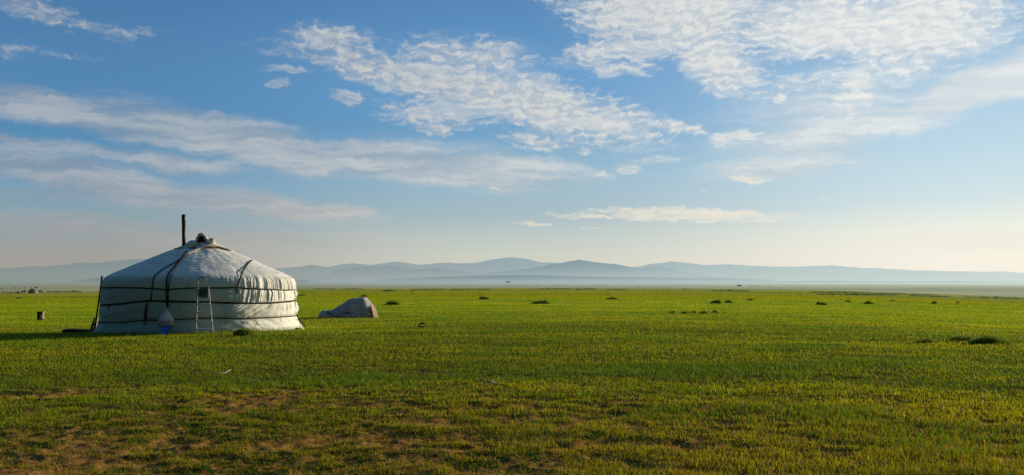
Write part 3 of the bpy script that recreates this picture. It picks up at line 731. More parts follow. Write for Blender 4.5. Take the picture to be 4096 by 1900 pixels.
# folded-back upper layer forming a hood
patch([[q2(482, 770, -.92), q2(488, 690, -.80), q2(545, 640, -.7), q2(640, 600, -.62), q2(700, 560, -.55), q2(722, 470, -.5), q2(790, 412, -.48), q2(850, 455, -.46), q2(905, 515, -.45), q2(960, 552, -.42), q2(1005, 545, -.38)],
       [q2(500, 690, -.7), q2(510, 620, -.55), q2(560, 560, -.45), q2(630, 530, -.4), q2(700, 520, -.35), q2(740, 440, -.3), q2(795, 400, -.28), q2(850, 440, -.26), q2(910, 490, -.22), q2(965, 500, -.2), q2(1010, 530, -.18)],
       [q2(520, 670, -.1), q2(530, 620, 0), q2(570, 560, 0), q2(630, 535, .0), q2(700, 530, .05), q2(740, 490, .1), q2(800, 470, .15), q2(850, 490, .15), q2(910, 520, .15), q2(960, 530, .15), q2(1000, 560, .15)]], 'folded_flap', FELT, .04)
MB().tube([q2(482, 772, -.93)-YL, q2(486, 690, -.82)-YL, q2(545, 640, -.72)-YL, q2(610, 612, -.68)-YL, q2(660, 596, -.64)-YL, q2(700, 550, -.58)-YL, q2(722, 480, -.54)-YL, q2(750, 425, -.52)-YL, q2(792, 408, -.51)-YL, q2(835, 435, -.5)-YL, q2(870, 495, -.49)-YL, q2(915, 545, -.48)-YL, q2(965, 560, -.46)-YL, q2(1002, 545, -.42)-YL, q2(985, 505, -.38)-YL, q2(925, 490, -.34)-YL],
          [.035, .05, .062, .058, .06, .058, .052, .048, .046, .05, .056, .066, .07, .062, .05, .03], 10).obj('rolled_edge', FELTE, yurt, True)
mesh_np('dark_opening_panel', [tuple(q2(x, y, -.36)-YL) for x, y in ((705, 575), (720, 500), (745, 440), (790, 418), (840, 448), (880, 505), (930, 560), (820, 575))], faces=[tuple(range(8))], mat=simple('painted_hood_shade', (.02, .014, .010, 1), (.07, .045, .025, 1)), parent=yurt)  # dark panel behind the arch, painted as the shade inside the hood
MB().tube([q2(560, 740, -.9)-YL, q2(700, 690, -.88)-YL, q2(820, 640, -.84)-YL, q2(930, 588, -.75)-YL], .014, 6).obj('flap_cord', BROWNROPE, yurt, True)

# ---------------------------------------------------------------- things round the tent
# long dark pole at the left edge of the tent
DARKW = simple('dark_weathered_wood', (.020, .014, .010, 1), (.06, .040, .028, 1), rough=.85, scale=8, bump=.4, stretch=(1, 1, .2))
dl = YY-.1
pts = [px(x, y, dl) for x, y in ((408, 1103), (404, 1140), (397, 1190), (391, 1230), (384, 1285), (379, 1318))]
b = pts[-1].copy(); b.z = float(Z(b.x, b.y))-.02; b.x -= .02; pts.append(b)
o = MB().tube(pts, [.030, .030, .028, .028, .026, .026, .026], 8).obj('wooden_pole', DARKW, smooth=True)
tag(o, 'dark weathered pole standing against the left edge of the white tent', 'pole')
# pale leaning sheet and the dark timber on the grass
bd = empty('leaning_board', (0, 0, 0))
q = [px(363, 1318, 33.2), px(381, 1318, 33.0), px(392, 1270, 32.6), px(383, 1274, 32.7)]
def slab(mb, q, n, th):
    n = Vector(n)*th; mb.add([v for v in q]+[v+n for v in q], [(3, 2, 1, 0), (4, 5, 6, 7), (0, 1, 5, 4), (1, 2, 6, 5), (2, 3, 7, 6), (3, 0, 4, 7)]); return mb
bd.location = q[0]
for v in (q[0], q[1]): v.z = float(Z(v.x, v.y))-.02
o = slab(MB(), q, (0, .8, .2), .03).obj('panel', simple('pale_board', (.62, .56, .48, 1), (.8, .75, .66, 1), scale=5)); child(o, bd)
mb = MB(); mb.tube([q[0]+Vector((-.02, -.02, 0)), q[3]+Vector((-.02, -.02, .03))], .028, 6); mid_ = (q[0]+q[3])/2; mid2 = (q[1]+q[2])/2
mb.tube([mid_+Vector((0, -.03, 0)), mid2+Vector((0, -.03, .02))], .022, 6)
o = mb.obj('frame_bar', DARKW); child(o, bd)
tag(bd, 'pale board with dark bars leaning behind the left foot of the tent', 'board')
tl = []; 
for k in range(3):
    a = px(252+k*8, 1322-k*2, 31.0+k*.28); b2 = px(376, 1326-k*2, 31.0+k*.22)
    tl.append((a, b2))
tb = empty('timber_pile', tl[0][0]); tb.location.z = float(Z(tl[0][0].x, tl[0][0].y))
for k, (a, b2) in enumerate(tl):
    c0 = (a+b2)/2; gz = float(Z(c0.x, c0.y)); L = (b2-a).length; ang = math.atan2(b2.y-a.y, b2.x-a.x)
    mb = MB().box((0, 0, 0), (L, .16, .11), bev=.012); o = mb.obj('timber', DARKW); o.location = Vector((c0.x, c0.y, gz+.075))-tb.location; o.rotation_euler = (0, .01*k, ang); o.parent = tb
tag(tb, 'dark rough timbers lying in the shadow left of the tent', 'timber')

# step ladder
LADW = bpy.data.materials.new('aluminium'); LADW = simple('aluminium', (.16, .175, .19, 1), (.30, .32, .34, 1), rough=.6, scale=14, metal=0, bump=.05); STEPM = simple('aluminium_tread', (.72, .75, .78, 1), (.82, .84, .86, 1), rough=.5, scale=14)
ld = empty('step_ladder', (0, 0, 0))
fd = 28.02; td = 28.36
def fz(x, y, d): p = px(x, y, d); return p
fl = fz(783, 1335, fd); fr_ = fz(852.5, 1334, fd); fl.z = float(Z(fl.x, fl.y)); fr_.z = float(Z(fr_.x, fr_.y))
tL = px(792, 1150, td); tR = px(834.5, 1150, td)
ld.location = (fl+fr_)/2; LO = Vector(ld.location)
def lp(s_, t): return (fl.lerp(tL, t) if s_ == 0 else fr_.lerp(tR, t))-LO
for s_ in range(2):
    MB().tube([lp(s_, 0), lp(s_, .5), lp(s_, 1)], 1, 8, flat=(.017, .024), nrm=[Vector((0, -1, .05))]*3).obj('rail', LADW, ld)
    MB().box((0, 0, 0), (.05, .07, .05), bev=.008).obj('foot', ROPE, ld).location = lp(s_, 0)+Vector((0, 0, .015))
zb_, zt_ = (fl.z+fr_.z)/2, tL.z
for py in (1215, 1249.5, 1283.5, 1316):
    zz = H+(HY-py)/F*28.18; t = (zz-zb_)/(zt_-zb_); a, b2 = lp(0, t), lp(1, t)
    o = MB().box((0, 0, 0), ((b2-a).length, .085, .044), bev=.006).obj('step', STEPM, ld); o.location = (a+b2)/2
a, b2 = lp(0, .045), lp(1, .045)
for s_, (p, q_) in enumerate(((lp(0, .02), lp(0, .085).lerp(lp(1, .085), .14)), (lp(1, .02), lp(1, .085).lerp(lp(0, .085), .14)))):
    MB().tube([p, q_], .010, 6).obj('brace', LADW, ld)
# platform folded up, paint-spattered
m_, g = mat('spattered_plate'); tc = g.n('ShaderNodeTexCoord').outputs['Object']
v_ = g.n('ShaderNodeTexVoronoi'); g.put(v_.inputs['Scale'], 55); g.L.new(g.v('ADD', tc, g.v('MULTIPLY', g.noise(tc, 30, 3, color=True), (.03, .03, .03))), v_.inputs['Vector'])
lo = g.mr(g.sep(tc)[2], .0, -.09)
sp_ = g.mr(g.m('SUBTRACT', v_.outputs['Distance'], g.m('MULTIPLY', lo, .22)), .24, .12)
g.L.new(pbr(g, g.mix(g.m('MULTIPLY', sp_, g.mr(g.noise(tc, 18, 3), .42, .52)), (.055, .055, .052, 1), (.6, .6, .58, 1)), .6), g.out.inputs[0])
pc_ = px(814, 1172.5, 28.25)
o = MB().box((0, 0, 0), (.265, .025, .235), bev=.01).obj('platform', m_, ld); o.location = pc_-LO; o.rotation_euler = (-.08, 0, 0)
rim = [Vector((x, -.02, z)) for x, z in ((-.135, .12), (.135, .12), (.145, .11), (.145, -.11), (.135, -.125), (-.135, -.125), (-.145, -.11), (-.145, .11))]
o = MB().tube(rim, .010, 6, closed=True).obj('platform_rim', LADW, ld, True); o.location = pc_-LO
# top loop
hl = [px(794, 1152, 28.33), px(793.5, 1128, 28.38), px(797, 1116, 28.4), px(806, 1109.5, 28.42), px(816, 1110, 28.42), px(825, 1117, 28.4), px(829, 1128, 28.38), px(830.5, 1152, 28.33)]
MB().tube([p-LO for p in hl], .012, 8).obj('top_loop', LADW, ld, True)
tag(ld, 'aluminium step ladder with a paint-spattered platform leaning on the tent front', 'ladder')

# hanging sack
sk = empty('hanging_sack', px(665, 1302, 28.38)); SO = Vector(sk.location)
rows = []; ns_ = 64
prof = [(0, .0, .0), (.02, .012, .012), (.06, .020, .02), (.12, .05, .04), (.3, .115, .075), (.5, .165, .10), (.62, .185, .12), (.8, .20, .135), (.93, .215, .14), (.985, .215, .12), (1.0, .15, .07), (1.0, .0, .0)]
hs = .50
for t, rx, ry in prof:
    r_ = []
    for k in range(ns_):
        a = 2*PI*k/ns_
        fo = 1+.09*math.cos(a*9+1)*(1-t)*(t > .03)+.04*math.cos(a*17)*(1-t)
        cx_, sy_ = math.cos(a), math.sin(a)
        cx_ = math.copysign(abs(cx_)**.75, cx_) if t > .6 else cx_
        r_.append((cx_*rx*fo*1.12, sy_*ry*fo, hs*(1-t)+(.012*math.cos(2*a) if t > .9 else 0)+(.02*abs(cx_) if t >= .98 else 0)-.02))
    rows.append(r_)
m_, g = mat('sack_cloth'); tc = g.n('ShaderNodeTexCoord').outputs['Object']; z_ = g.sep(tc)[2]
c_ = g.mix(g.mr(g.m('ADD', z_, g.m('MULTIPLY', g.noise(tc, 9, 4), .12)), .16, .26), (.45, .38, .32, 1), (.80, .80, .79, 1))
ang_ = g.m('ARCTAN2', g.sep(tc)[1], g.sep(tc)[0])
st_ = g.m('SINE', g.m('ADD', g.m('MULTIPLY', ang_, 26), g.m('MULTIPLY', g.noise(tc, 6, 3), 9)))
g.L.new(pbr(g, c_, .6, g.bump(g.m('MULTIPLY', st_, g.mr(z_, .2, .4)), .5, .012), 0, .3), g.out.inputs[0])
o = mesh_np('bag', np.array(rows).reshape(-1, 3), quads=grid_quads(len(prof), ns_, True), mat=m_, parent=sk)
o.modifiers.new('s', 'SUBSURF').levels = 1
kn = px(662, 1225, 28.42)-SO
MB().tube([Vector((0, 0, hs-.03)), kn+Vector((-.01, 0, 0)), kn+Vector((-.05, 0, .03)), kn+Vector((-.03, -.01, .0)), kn+Vector((.0, 0, .06))], [.015, .02, .016, .012, .008], 8).obj('tied_neck', FELTE, sk, True)
tag(sk, 'grey cloth sack of grain hanging from the strap on the tent wall', 'sack')
# blue board
bl_ = empty('blue_board', px(655, 1334, 28.0)); bl_.location.z = float(Z(bl_.location.x, bl_.location.y)); BO = Vector(bl_.location)
q = [px(640, 1338, 28.0), px(668, 1338, 28.0), px(679, 1296, 28.32), px(654, 1296, 28.32)]
for v in q[:2]: v.z = float(Z(v.x, v.y))-.01
o = slab(MB(), [v-BO for v in q], (0, .9, .3), .02).obj('panel', simple('blue_plastic', (.015, .16, .72, 1), (.02, .20, .82, 1), rough=.45), bl_)
o = MB().tube([q[1]-BO+Vector((.005, 0, 0)), q[2]-BO+Vector((.005, 0, 0))], .012, 6).obj('trim', simple('dark_blue_trim', (.01, .05, .2, 1)), bl_)
tag(bl_, 'small bright blue board leaning on the tent below the sack', 'board')

# ---------------------------------------------------------------- stump
def stump(P, Q, wpx, hpx, label):
    b = hit(P, Q); d = b.y; r0 = wpx/2/F*d; h = hpx/F*d
    rows = []; n = 40
    for t, k in ((-.1, 1.12), (0, 1.08), (.1, 1.03), (.3, .99), (.6, 1.0), (.9, 1.01), (1, 1.02), (1.0, .9), (1.005, .4), (1.005, 0)):
        rows.append([(math.cos(2*PI*j/n)*r0*k*(1+.07*(vn(j/3., t*2, 5)-.5)*2+.04*math.cos(6*PI*j/n)), math.sin(2*PI*j/n)*r0*k*(1+.07*(vn(j/3., t*2, 5)-.5)*2), h*t+(.02*h*math.cos(2*PI*j/n) if t > .95 else 0)) for j in range(n)])
    m, g = mat('stump_bark'); tc = g.n('ShaderNodeTexCoord').outputs['Object']
    n1 = g.noise(g.map(tc, sc=(1, 1, .3)), 14, 5, .6); n2 = g.noise(g.map(tc, sc=(1, 1, .5)), 6, 3, .5)
    c = g.mix(g.mr(n1, .4, .6), (.012, .009, .007, 1), (.05, .035, .022, 1))
    c = g.mix(g.m('MULTIPLY', g.mr(n2, .5, .57), g.mr(g.sep(tc)[0], .02, .10)), c, (.55, .45, .33, 1))
    c = g.mix(g.m('MULTIPLY', g.mr(g.sep(tc)[2], .14, .04), g.mr(n2, .4, .55)), c, (.22, .09, .03, 1))
    g.L.new(pbr(g, c, .85, g.bump(n1, .6, .03)), g.out.inputs[0])
    o = mesh_np('tree_stump', np.array(rows).reshape(-1, 3), quads=grid_quads(len(rows), n, True), mat=m); o.location = b
    tag(o, label, 'stump')
stump(163.5, 1281, 28, 35, 'short dark sawn stump standing in the grass left of the tent')

# ---------------------------------------------------------------- tarpaulin heap
def C3(x, y): return 1180+x/4.268, 1120+y/4.268
hp = hit(*C3(905, 640)); HD = hp.y; ks = HD/F/4.268*1.03          # metres per close-up pixel
ht = empty('tarpaulin_heap', hp); HO = Vector(hp)
outl = np.array([(372, 2), (400, 62), (425, 100), (452, 126), (500, 132), (545, 120), (600, 122), (640, 142), (720, 200), (790, 240), (860, 290), (905, 318), (940, 332), (1030, 342), (1120, 345), (1160, 340), (1185, 322), (1205, 300), (1250, 250), (1290, 210), (1308, 200), (1322, 150), (1350, 60), (1362, 0)], float)
nx_, ny_ = 260, 120
xs_ = np.linspace(374, 1358, nx_); top = np.interp(xs_, outl[:, 0], outl[:, 1]); top = np.convolve(np.pad(top, 6, mode='edge'), np.ones(13)/13, 'valid')
ys_ = np.linspace(-1, 1, ny_)
X_, Y_ = np.meshgrid(xs_, ys_)
T_ = np.broadcast_to(top, X_.shape)
dep = (.30+.42*np.interp(xs_, [374, 500, 640, 900, 1200, 1360], [.1, .6, .45, 1, 1, .5]))          # half depth in m
ridge_c = .12
yy = ys_[:, None]*dep[None, :]
tt = np.abs((Y_-ridge_c)/np.where(Y_ > ridge_c, 1-ridge_c, 1+ridge_c))
profh = np.clip(1-tt**2.3, 0, 1)
profh = profh*.80+.20*np.clip(1-tt**6, 0, 1)
wx = (fbm(X_/160, Y_*2, 401, 3)-.5)*3
cre = sk1((X_-1040)/95+Y_*1.8*np.sign(1040-X_)+wx*.5, 403)*.6+(fbm(X_/50, Y_*5, 404, 3)-.5)*.9
cre2 = sk1((X_-1040)/(70+80*(1-T_/350))*1.2+wx*.5, 405)
hgt = T_*ks*profh
hgt = hgt*.98+.02
fold_amp = .085*np.clip(1-profh, .15, 1)*sm(0, .15, hgt)+.022*sm(.0, .1, hgt)
hgt = hgt+(cre*.8+cre2*.5)*fold_amp
low = np.exp(-((hgt-.13)/.05)**2)*(X_ < 1250)*(Y_ < 0)
yy = yy-low*.04*(1+sk1(X_/35+3, 407))
zb2 = Z(HO.x+(X_-900)*ks, HO.y+yy+.45)-HO.z
hgt = np.maximum(hgt, 0)+zb2-.03
V = np.stack([(X_-900)*ks, yy+.45, hgt], -1)
m_, g = mat('grey_tarpaulin'); tc = g.n('ShaderNodeTexCoord').outputs['Object']
n1 = g.noise(tc, 2.5, 5, .6); n2 = g.noise(tc, 9, 6, .65, dist=.8)
c_ = g.mix(g.mr(n1, .35, .65), (.42, .42, .42, 1), (.56, .55, .53, 1)); c_ = g.mix(g.mr(n2, .50, .66, 0, .6), c_, (.22, .22, .23, 1))
g.L.new(pbr(g, c_, .6, g.bump(g.m('ADD', g.m('ABSOLUTE', g.m('SUBTRACT', n2, .5)), g.m('ABSOLUTE', g.m('SUBTRACT', g.noise(tc, 3.5, 3, .5, dist=1.0), .5))), .9, .12), 0, .35), g.out.inputs[0]); TARP = m_
o = mesh_np('tarpaulin', V.reshape(-1, 3), quads=grid_quads(ny_, nx_), mat=TARP, parent=ht)
def t3(x, y, d): p = px(*C3(x, y), HD+d); return p-HO
# loose hem rolls in front, blue sheet
mb = MB()
for k, (lst, r_) in enumerate([(((740, 600), (800, 585), (880, 600), (960, 612), (1050, 606), (1150, 612), (1240, 622)), .05), (((560, 590), (600, 610), (660, 612), (720, 590)), .045), (((1100, 580), (1160, 570), (1220, 572), (1262, 590)), .04), (((1180, 618), (1220, 632), (1262, 630)), .045)]):
    pts = [t3(x, y, -.20-.02*k) for x, y in lst]; pp = []
    for a, b2 in zip(pts, pts[1:]):
        for i in range(5): pp.append(a.lerp(b2, i/5)+Vector((0, .01*math.sin(i*2.), .012*math.sin(i*1.7+k))))
    mb.tube(pp, [r_*(.8+.35*math.sin(i*.9+k)) for i in range(len(pp))], 10)
mb.obj('tarpaulin_hem', TARP, ht, True)
pp = [t3(x, y, -.17) for x, y in ((760, 596), (800, 582), (850, 572), (910, 566), (960, 572), (1010, 578))]
MB().tube(pp, 1, 10, flat=(.032, .05), nrm=[Vector((0, -.8, .6))]*6).obj('blue_sheet', simple('blue_sheet', (.015, .04, .28, 1), (.02, .06, .36, 1), rough=.5), ht, True)
pp = [t3(x, y, -.02) for x, y in ((548, 530), (575, 565), (610, 590), (660, 602))]
MB().tube(pp, 1, 8, flat=(.05, .03), nrm=[Vector((0, -.9, .4))]*4).obj('dark_sheet', simple('dark_sheet', (.04, .04, .045, 1), (.07, .07, .08, 1), rough=.6), ht, True)
PLK = simple('fresh_boards', (.42, .26, .12, 1), (.58, .40, .21, 1), rough=.7, scale=9, bump=.2, stretch=(3, 3, .4))
for k in range(5):
    a = t3(1352+k*15, 640, -.16+.06*k); b2 = t3(1296+k*10, 438+(k % 2)*8, .0+.06*k); a.z = float(Z(a.x+HO.x, a.y+HO.y))-HO.z-.01
    u = (b2-a).normalized()
    MB().tube([a, b2], 1, 4, flat=(.030, .045), nrm=[Vector((.3, -.9, .2))]*2).obj('plank', PLK, ht)
PL2 = simple('splintered_wood', (.30, .20, .11, 1), (.50, .38, .24, 1), rough=.8, scale=9)
for x0, y0, x1, y1 in ((1290, 640, 1255, 520), (1330, 640, 1240, 570), (1300, 560, 1262, 480), (1345, 632, 1270, 610), (1275, 655, 1300, 590), (1310, 600, 1250, 555)):
    MB().tube([t3(x0, y0, -.24), t3(x1, y1, -.12)], 1, 4, flat=(.02, .012), nrm=[Vector((0, -1, 0))]*2).obj('lath', PL2, ht)
mb = MB().box((0, 0, 0), (.20, .5, .34), bev=.03); o = mb.obj('crate', simple('dark_crate', (.03, .035, .03, 1), (.09, .085, .07, 1)), ht); o.location = t3(1290, 585, .12); o.rotation_euler = (0, -.35, .2)
tag(ht, 'heap of goods under a grey tarpaulin, pale boards leaning on its right end', 'heap')

# ---------------------------------------------------------------- vegetation
def grass_mat(name, rough=.45, trans=.40, tr_tint=(1.15, 1.10, .55, 1)):
    m, g = mat(name); c = g.attr('col')
    p = pbr(g, c, rough, None, 0, .03)
    t = g.n('ShaderNodeBsdfTranslucent'); g.put(t.inputs[0], g.mix(1.0, c, tr_tint, 'MULTIPLY', clamp=False))
    mx = g.n('ShaderNodeMixShader'); mx.inputs[0].default_value = trans; g.L.new(p, mx.inputs[1]); g.L.new(t.outputs[0], mx.inputs[2])
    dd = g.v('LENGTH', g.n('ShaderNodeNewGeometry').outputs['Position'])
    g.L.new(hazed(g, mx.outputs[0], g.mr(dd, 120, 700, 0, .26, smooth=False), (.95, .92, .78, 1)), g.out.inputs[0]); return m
GRASS = grass_mat('grass_blades')
def blades(x, y, z, h, wd, yaw, lean, ldir, col, tipcol, segs=2):
    """arrays -> V, tris, quads, colours. Blade curves towards ldir"""
    n = len(x)
    sx, sy = np.cos(yaw)*wd/2, np.sin(yaw)*wd/2
    lx, ly = np.cos(ldir)*lean*h, np.sin(ldir)*lean*h
    B = np.stack([x, y, z], -1)
    S = np.stack([sx, sy, 0*sx], -1)
    up = np.stack([0*h, 0*h, h], -1); L = np.stack([lx, ly, -.25*np.abs(lean)*h], -1)
    if segs == 2:
        M = B+up*.55+L*.30
        V = np.stack([B-S, B+S, M+S*.8, M-S*.8, B+up+L], 1).reshape(-1, 3)
        o = np.arange(n)[:, None]*5
        q = o+np.array([[0, 1, 2, 3]]); t = o+np.array([[3, 2, 4]])
        mc = col*.45+tipcol*.55
        C_ = np.stack([col*.6, col*.6, mc, mc, tipcol], 1).reshape(-1, 3)
    else:
        V = np.stack([B-S, B+S, B+up+L], 1).reshape(-1, 3)
        t = np.arange(n)[:, None]*3+np.array([[0, 1, 2]]); q = np.zeros((0, 4), int)
        C_ = np.stack([col*.7, col*.7, tipcol], 1).reshape(-1, 3)
    return V, t, q, C_
def sward_color(x, y, n, r1, r2):
    big = fbm(x/9, y/4, 61, 3); mid = fbm(x/1.6, y/1.1, 63, 3)
    k = np.clip((mid-.5)*1.4+(big-.5)*.9+.42+(r1-.5)*.7+.12*sm(9, 25, y), 0, 1)[:, None]
    g1 = np.array([.165, .345, .012]); g2 = np.array([.45, .51, .014])
    c = g1*(1-k)+g2*k
    lush = sm(.60, .72, fbm(x/3.1+40, y/1.5, 67, 3))[:, None]*.7
    c = c*(1-lush)+np.array([.095, .27, .018])*lush
    return c*(.7+.6*r2[:, None])*(1+.16*sm(16, 40, y))[:, None]
def in_things(x, y):
    m = ((x-YX)**2+(y-YY)**2 < 3.14**2)
    m |= (np.abs(x-(HO.x-.05)) < 1.15) & (np.abs(y-HO.y-.45) < .5)
    return m
def grass():
    K = 300000; y1, y2 = 4.0, 150.0
    N = int(1.28*K*math.log(y2/y1)*.62)
    y = np.exp(rng.uniform(math.log(y1), math.log(y2), N)); x = rng.uniform(-.64, .64, N)*y
    c = cover(x, y)
    clump = fbm(x/.13, y/.13, 71, 2)*.6+fbm(x/.5, y/.5, 73, 2)*.4
    wcl = sm(30, 12, y)
    keep = rng.random(N) < np.clip((.42+.95*c**1.2)*(1-wcl+wcl*sm(.34, .60, clump)*.8+wcl*.55), 0, 1)
    keep &= ~in_things(x, y)
    x, y = x[keep], y[keep]; n = len(x); c = c[keep]; clump = clump[keep]
    r = [rng.random(n) for _ in range(8)]
    dist = np.hypot(x, y)
    lush = sm(.58, .72, fbm(x/3.1+40, y/1.5, 67, 3))
    h = (.022+.040*r[0]**1.5+.010*sm(.4, .7, clump))*(.55+.65*c)*(1+.35*lush)
    tall = r[1] > .975; h = np.where(tall, h*1.9+.02, h)
    nearY = np.exp(-((np.hypot(x-YX, y-YY)-3.28)/.25)**2); h = h*(1+.9*nearY)+.02*nearY
    h = h*(1+.35*sm(15, 60, dist))*(1-.12*sm(10, 16, dist))
    wd = np.maximum(.0034, .00046*dist)*(.7+.6*r[2]); wd = np.where(tall, wd*.8, wd)
    col = sward_color(x, y, n, r[3], r[4])
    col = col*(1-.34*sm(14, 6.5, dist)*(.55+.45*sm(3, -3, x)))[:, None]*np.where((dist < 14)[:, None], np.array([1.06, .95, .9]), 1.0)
    dry = (r[5] < (.07+.30*(1-c)+.24*sm(15, 7, dist)))[:, None]
    dc = (np.array([.50, .26, .06])*r[2][:, None]+np.array([.40, .33, .04])*(1-r[2][:, None]))*(.5+.8*r[6][:, None])
    col = np.where(dry, dc, col); tip = col*np.array([1.25, 1.15, 1.0])+np.array([.02, .012, 0])
    gl = ((r[7] > .994) & (dist > 6))[:, None]; tip = np.where(gl, np.array([.50, .47, .16]), tip)
    yaw = rng.uniform(0, PI, n); ld = rng.normal(-2.2, 1.5, n); lean = np.abs(rng.normal(.45, .35, n))+np.where(dry[:, 0], .8, 0)*r[6]*wcl[keep]
    z = Z(x, y)-.006-.028*(1-sm(.25, .6, c))*sm(60, 20, dist)
    nr = dist < 14
    Vs = []; Ts = []; Qs = []; Cs = []; off = 0
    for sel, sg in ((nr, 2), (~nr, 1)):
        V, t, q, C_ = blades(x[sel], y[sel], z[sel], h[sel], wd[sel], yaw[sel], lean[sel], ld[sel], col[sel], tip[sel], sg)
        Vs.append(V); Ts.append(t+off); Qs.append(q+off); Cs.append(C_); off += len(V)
    # far cover: wide soft tufts up to the edge of the terrace
    K2 = 190000; N2 = 190000
    y = np.exp(rng.uniform(math.log(110), math.log(640), N2)); x = rng.uniform(-.62, .62, N2)*y; dist = np.hypot(x, y)
    r = [rng.random(N2) for _ in range(6)]
    kp = (dist < 625)
    x, y, dist = x[kp], y[kp], dist[kp]; r = [a[kp] for a in r]; n = len(x)
    h = (.07+.07*r[0]); wd = .0009*dist*(.7+.8*r[1])
    st = fbm(x/60, y/22, 81, 4); k = np.clip((st-.5)*3+.5+(r[2]-.5)*.6, 0, 1)[:, None]
    col = np.array([.22, .29, .014])*(1-k)+np.array([.42, .42, .016])*k; col *= (.75+.5*r[3][:, None])
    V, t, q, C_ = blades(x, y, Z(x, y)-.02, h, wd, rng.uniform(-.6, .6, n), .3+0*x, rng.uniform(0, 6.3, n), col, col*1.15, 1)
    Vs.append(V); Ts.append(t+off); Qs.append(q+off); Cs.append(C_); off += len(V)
    o = mesh_np('grass', np.vstack(Vs), tris=np.vstack(Ts), quads=np.vstack(Qs), mat=GRASS, smooth=False, attrs={'col': np.vstack(Cs)})
    tag(o, 'short green and straw-yellow steppe grass covering the ground', 'grass', kind='stuff')
    print('blades', len(V), off)
grass()
# low broad-leaved ground cover in the foreground
def weeds():
    N = 5200
    y = np.exp(rng.uniform(math.log(5), math.log(24), N)); x = rng.uniform(-.6, .6, N)*y
    c = fbm(x/.8, y/.6, 91, 3)+.15*np.exp(-((x+1.2)/1.5)**2-((y-7.5)/1.2)**2); k = (c > .56) & ~in_things(x, y); x, y = x[k], y[k]
    m = 11; n = len(x)
    X = np.repeat(x, m)+rng.normal(0, .022, n*m); Y = np.repeat(y, m)+rng.normal(0, .022, n*m)
    r = rng.random(n*m); col = np.array([.05, .105, .018])*(.5+r[:, None])+np.array([.05, .04, 0])*rng.random((n*m, 1))
    V, t, q, C_ = blades(X, Y, Z(X, Y)-.004, .012+.022*rng.random(n*m), .010+.008*rng.random(n*m), rng.uniform(0, PI, n*m), .9+0*X, rng.uniform(0, 6.3, n*m), col, col*1.2, 2)
    o = mesh_np('ground_cover', V, tris=t, quads=q, mat=GRASS, smooth=False, attrs={'col': C_})
    tag(o, 'small leafy weeds between the grass in the foreground', 'ground cover', kind='stuff')
weeds()

# clods, pebbles and dead straw on the bare earth
def litter():
    N = 60000
    y = np.exp(rng.uniform(math.log(5), math.log(20), N)); x = rng.uniform(-.6, .6, N)*y; c = cover(x, y)
    k = rng.random(N) < np.clip(1.15-c*1.3, .05, 1); x, y, c = x[k], y[k], c[k]; n = len(x)
    z = Z(x, y)-.006-.028*(1-sm(.25, .6, c))*sm(60, 20, np.hypot(x, y))
    s_ = (.003+.011*rng.random(n)**3); yaw = rng.uniform(0, 6.3, n)
    base_ = np.array([[1, 0, 0], [-.4, .9, 0], [-.6, -.8, 0], [.1, .1, .9], [.5, -.6, .5], [-.4, .5, .6]])
    j = base_[None]*(1+.5*(rng.random((n, 6, 3))-.5)); cs, sn = np.cos(yaw)[:, None], np.sin(yaw)[:, None]
    V = np.stack([(j[..., 0]*cs-j[..., 1]*sn)*s_[:, None]*1.6+x[:, None], (j[..., 0]*sn+j[..., 1]*cs)*s_[:, None]*1.6+y[:, None], j[..., 2]*s_[:, None]+z[:, None]], -1).reshape(-1, 3)
    T = np.array([[0, 4, 3], [0, 1, 3], [1, 5, 3], [1, 2, 5], [2, 4, 5], [4, 3, 5], [2, 0, 4]]); t = (np.arange(n)[:, None, None]*6+T[None]).reshape(-1, 3)
    col = np.repeat(np.array([.10, .040, .012])+np.array([.50, .26, .08])*rng.random((n, 1))**1.5, 6, 0)
    m, g = mat('soil_crumbs'); g.L.new(pbr(g, g.attr('col'), .9, spec=.1), g.out.inputs[0])
    o = mesh_np('soil_clods', V, tris=t, mat=m, smooth=False, attrs={'col': col}); tag(o, 'small clods and pebbles on the bare brown earth in the foreground', 'soil crumbs', kind='stuff')
    N = 80000
    y = np.exp(rng.uniform(math.log(5), math.log(26), N)); x = rng.uniform(-.6, .6, N)*y; c = cover(x, y)
    k = rng.random(N) < np.clip(1.1-c*.9, .1, 1); x, y, c = x[k], y[k], c[k]; n = len(x)
    z = Z(x, y)-.002-.028*(1-sm(.25, .6, c))*sm(60, 20, np.hypot(x, y))
    col = np.array([.50, .36, .16])*(.35+.8*rng.random((n, 1)))
    V, t, q, C_ = blades(x, y, z, .008+.02*rng.random(n), .0032+.002*rng.random(n), rng.uniform(0, PI, n), 1.2+2.5*rng.random(n), rng.uniform(0, 6.3, n), col, col, 2)
    V[:, 2] += .003
    o = mesh_np('dead_straw', V, tris=t, quads=q, mat=GRASS, smooth=False, attrs={'col': C_}); tag(o, 'dead pale straw lying between the blades on the bare earth', 'straw', kind='stuff')
litter()
TUSS = grass_mat('tussock_blades', .5, .30, (1.0, 1.0, .6, 1))
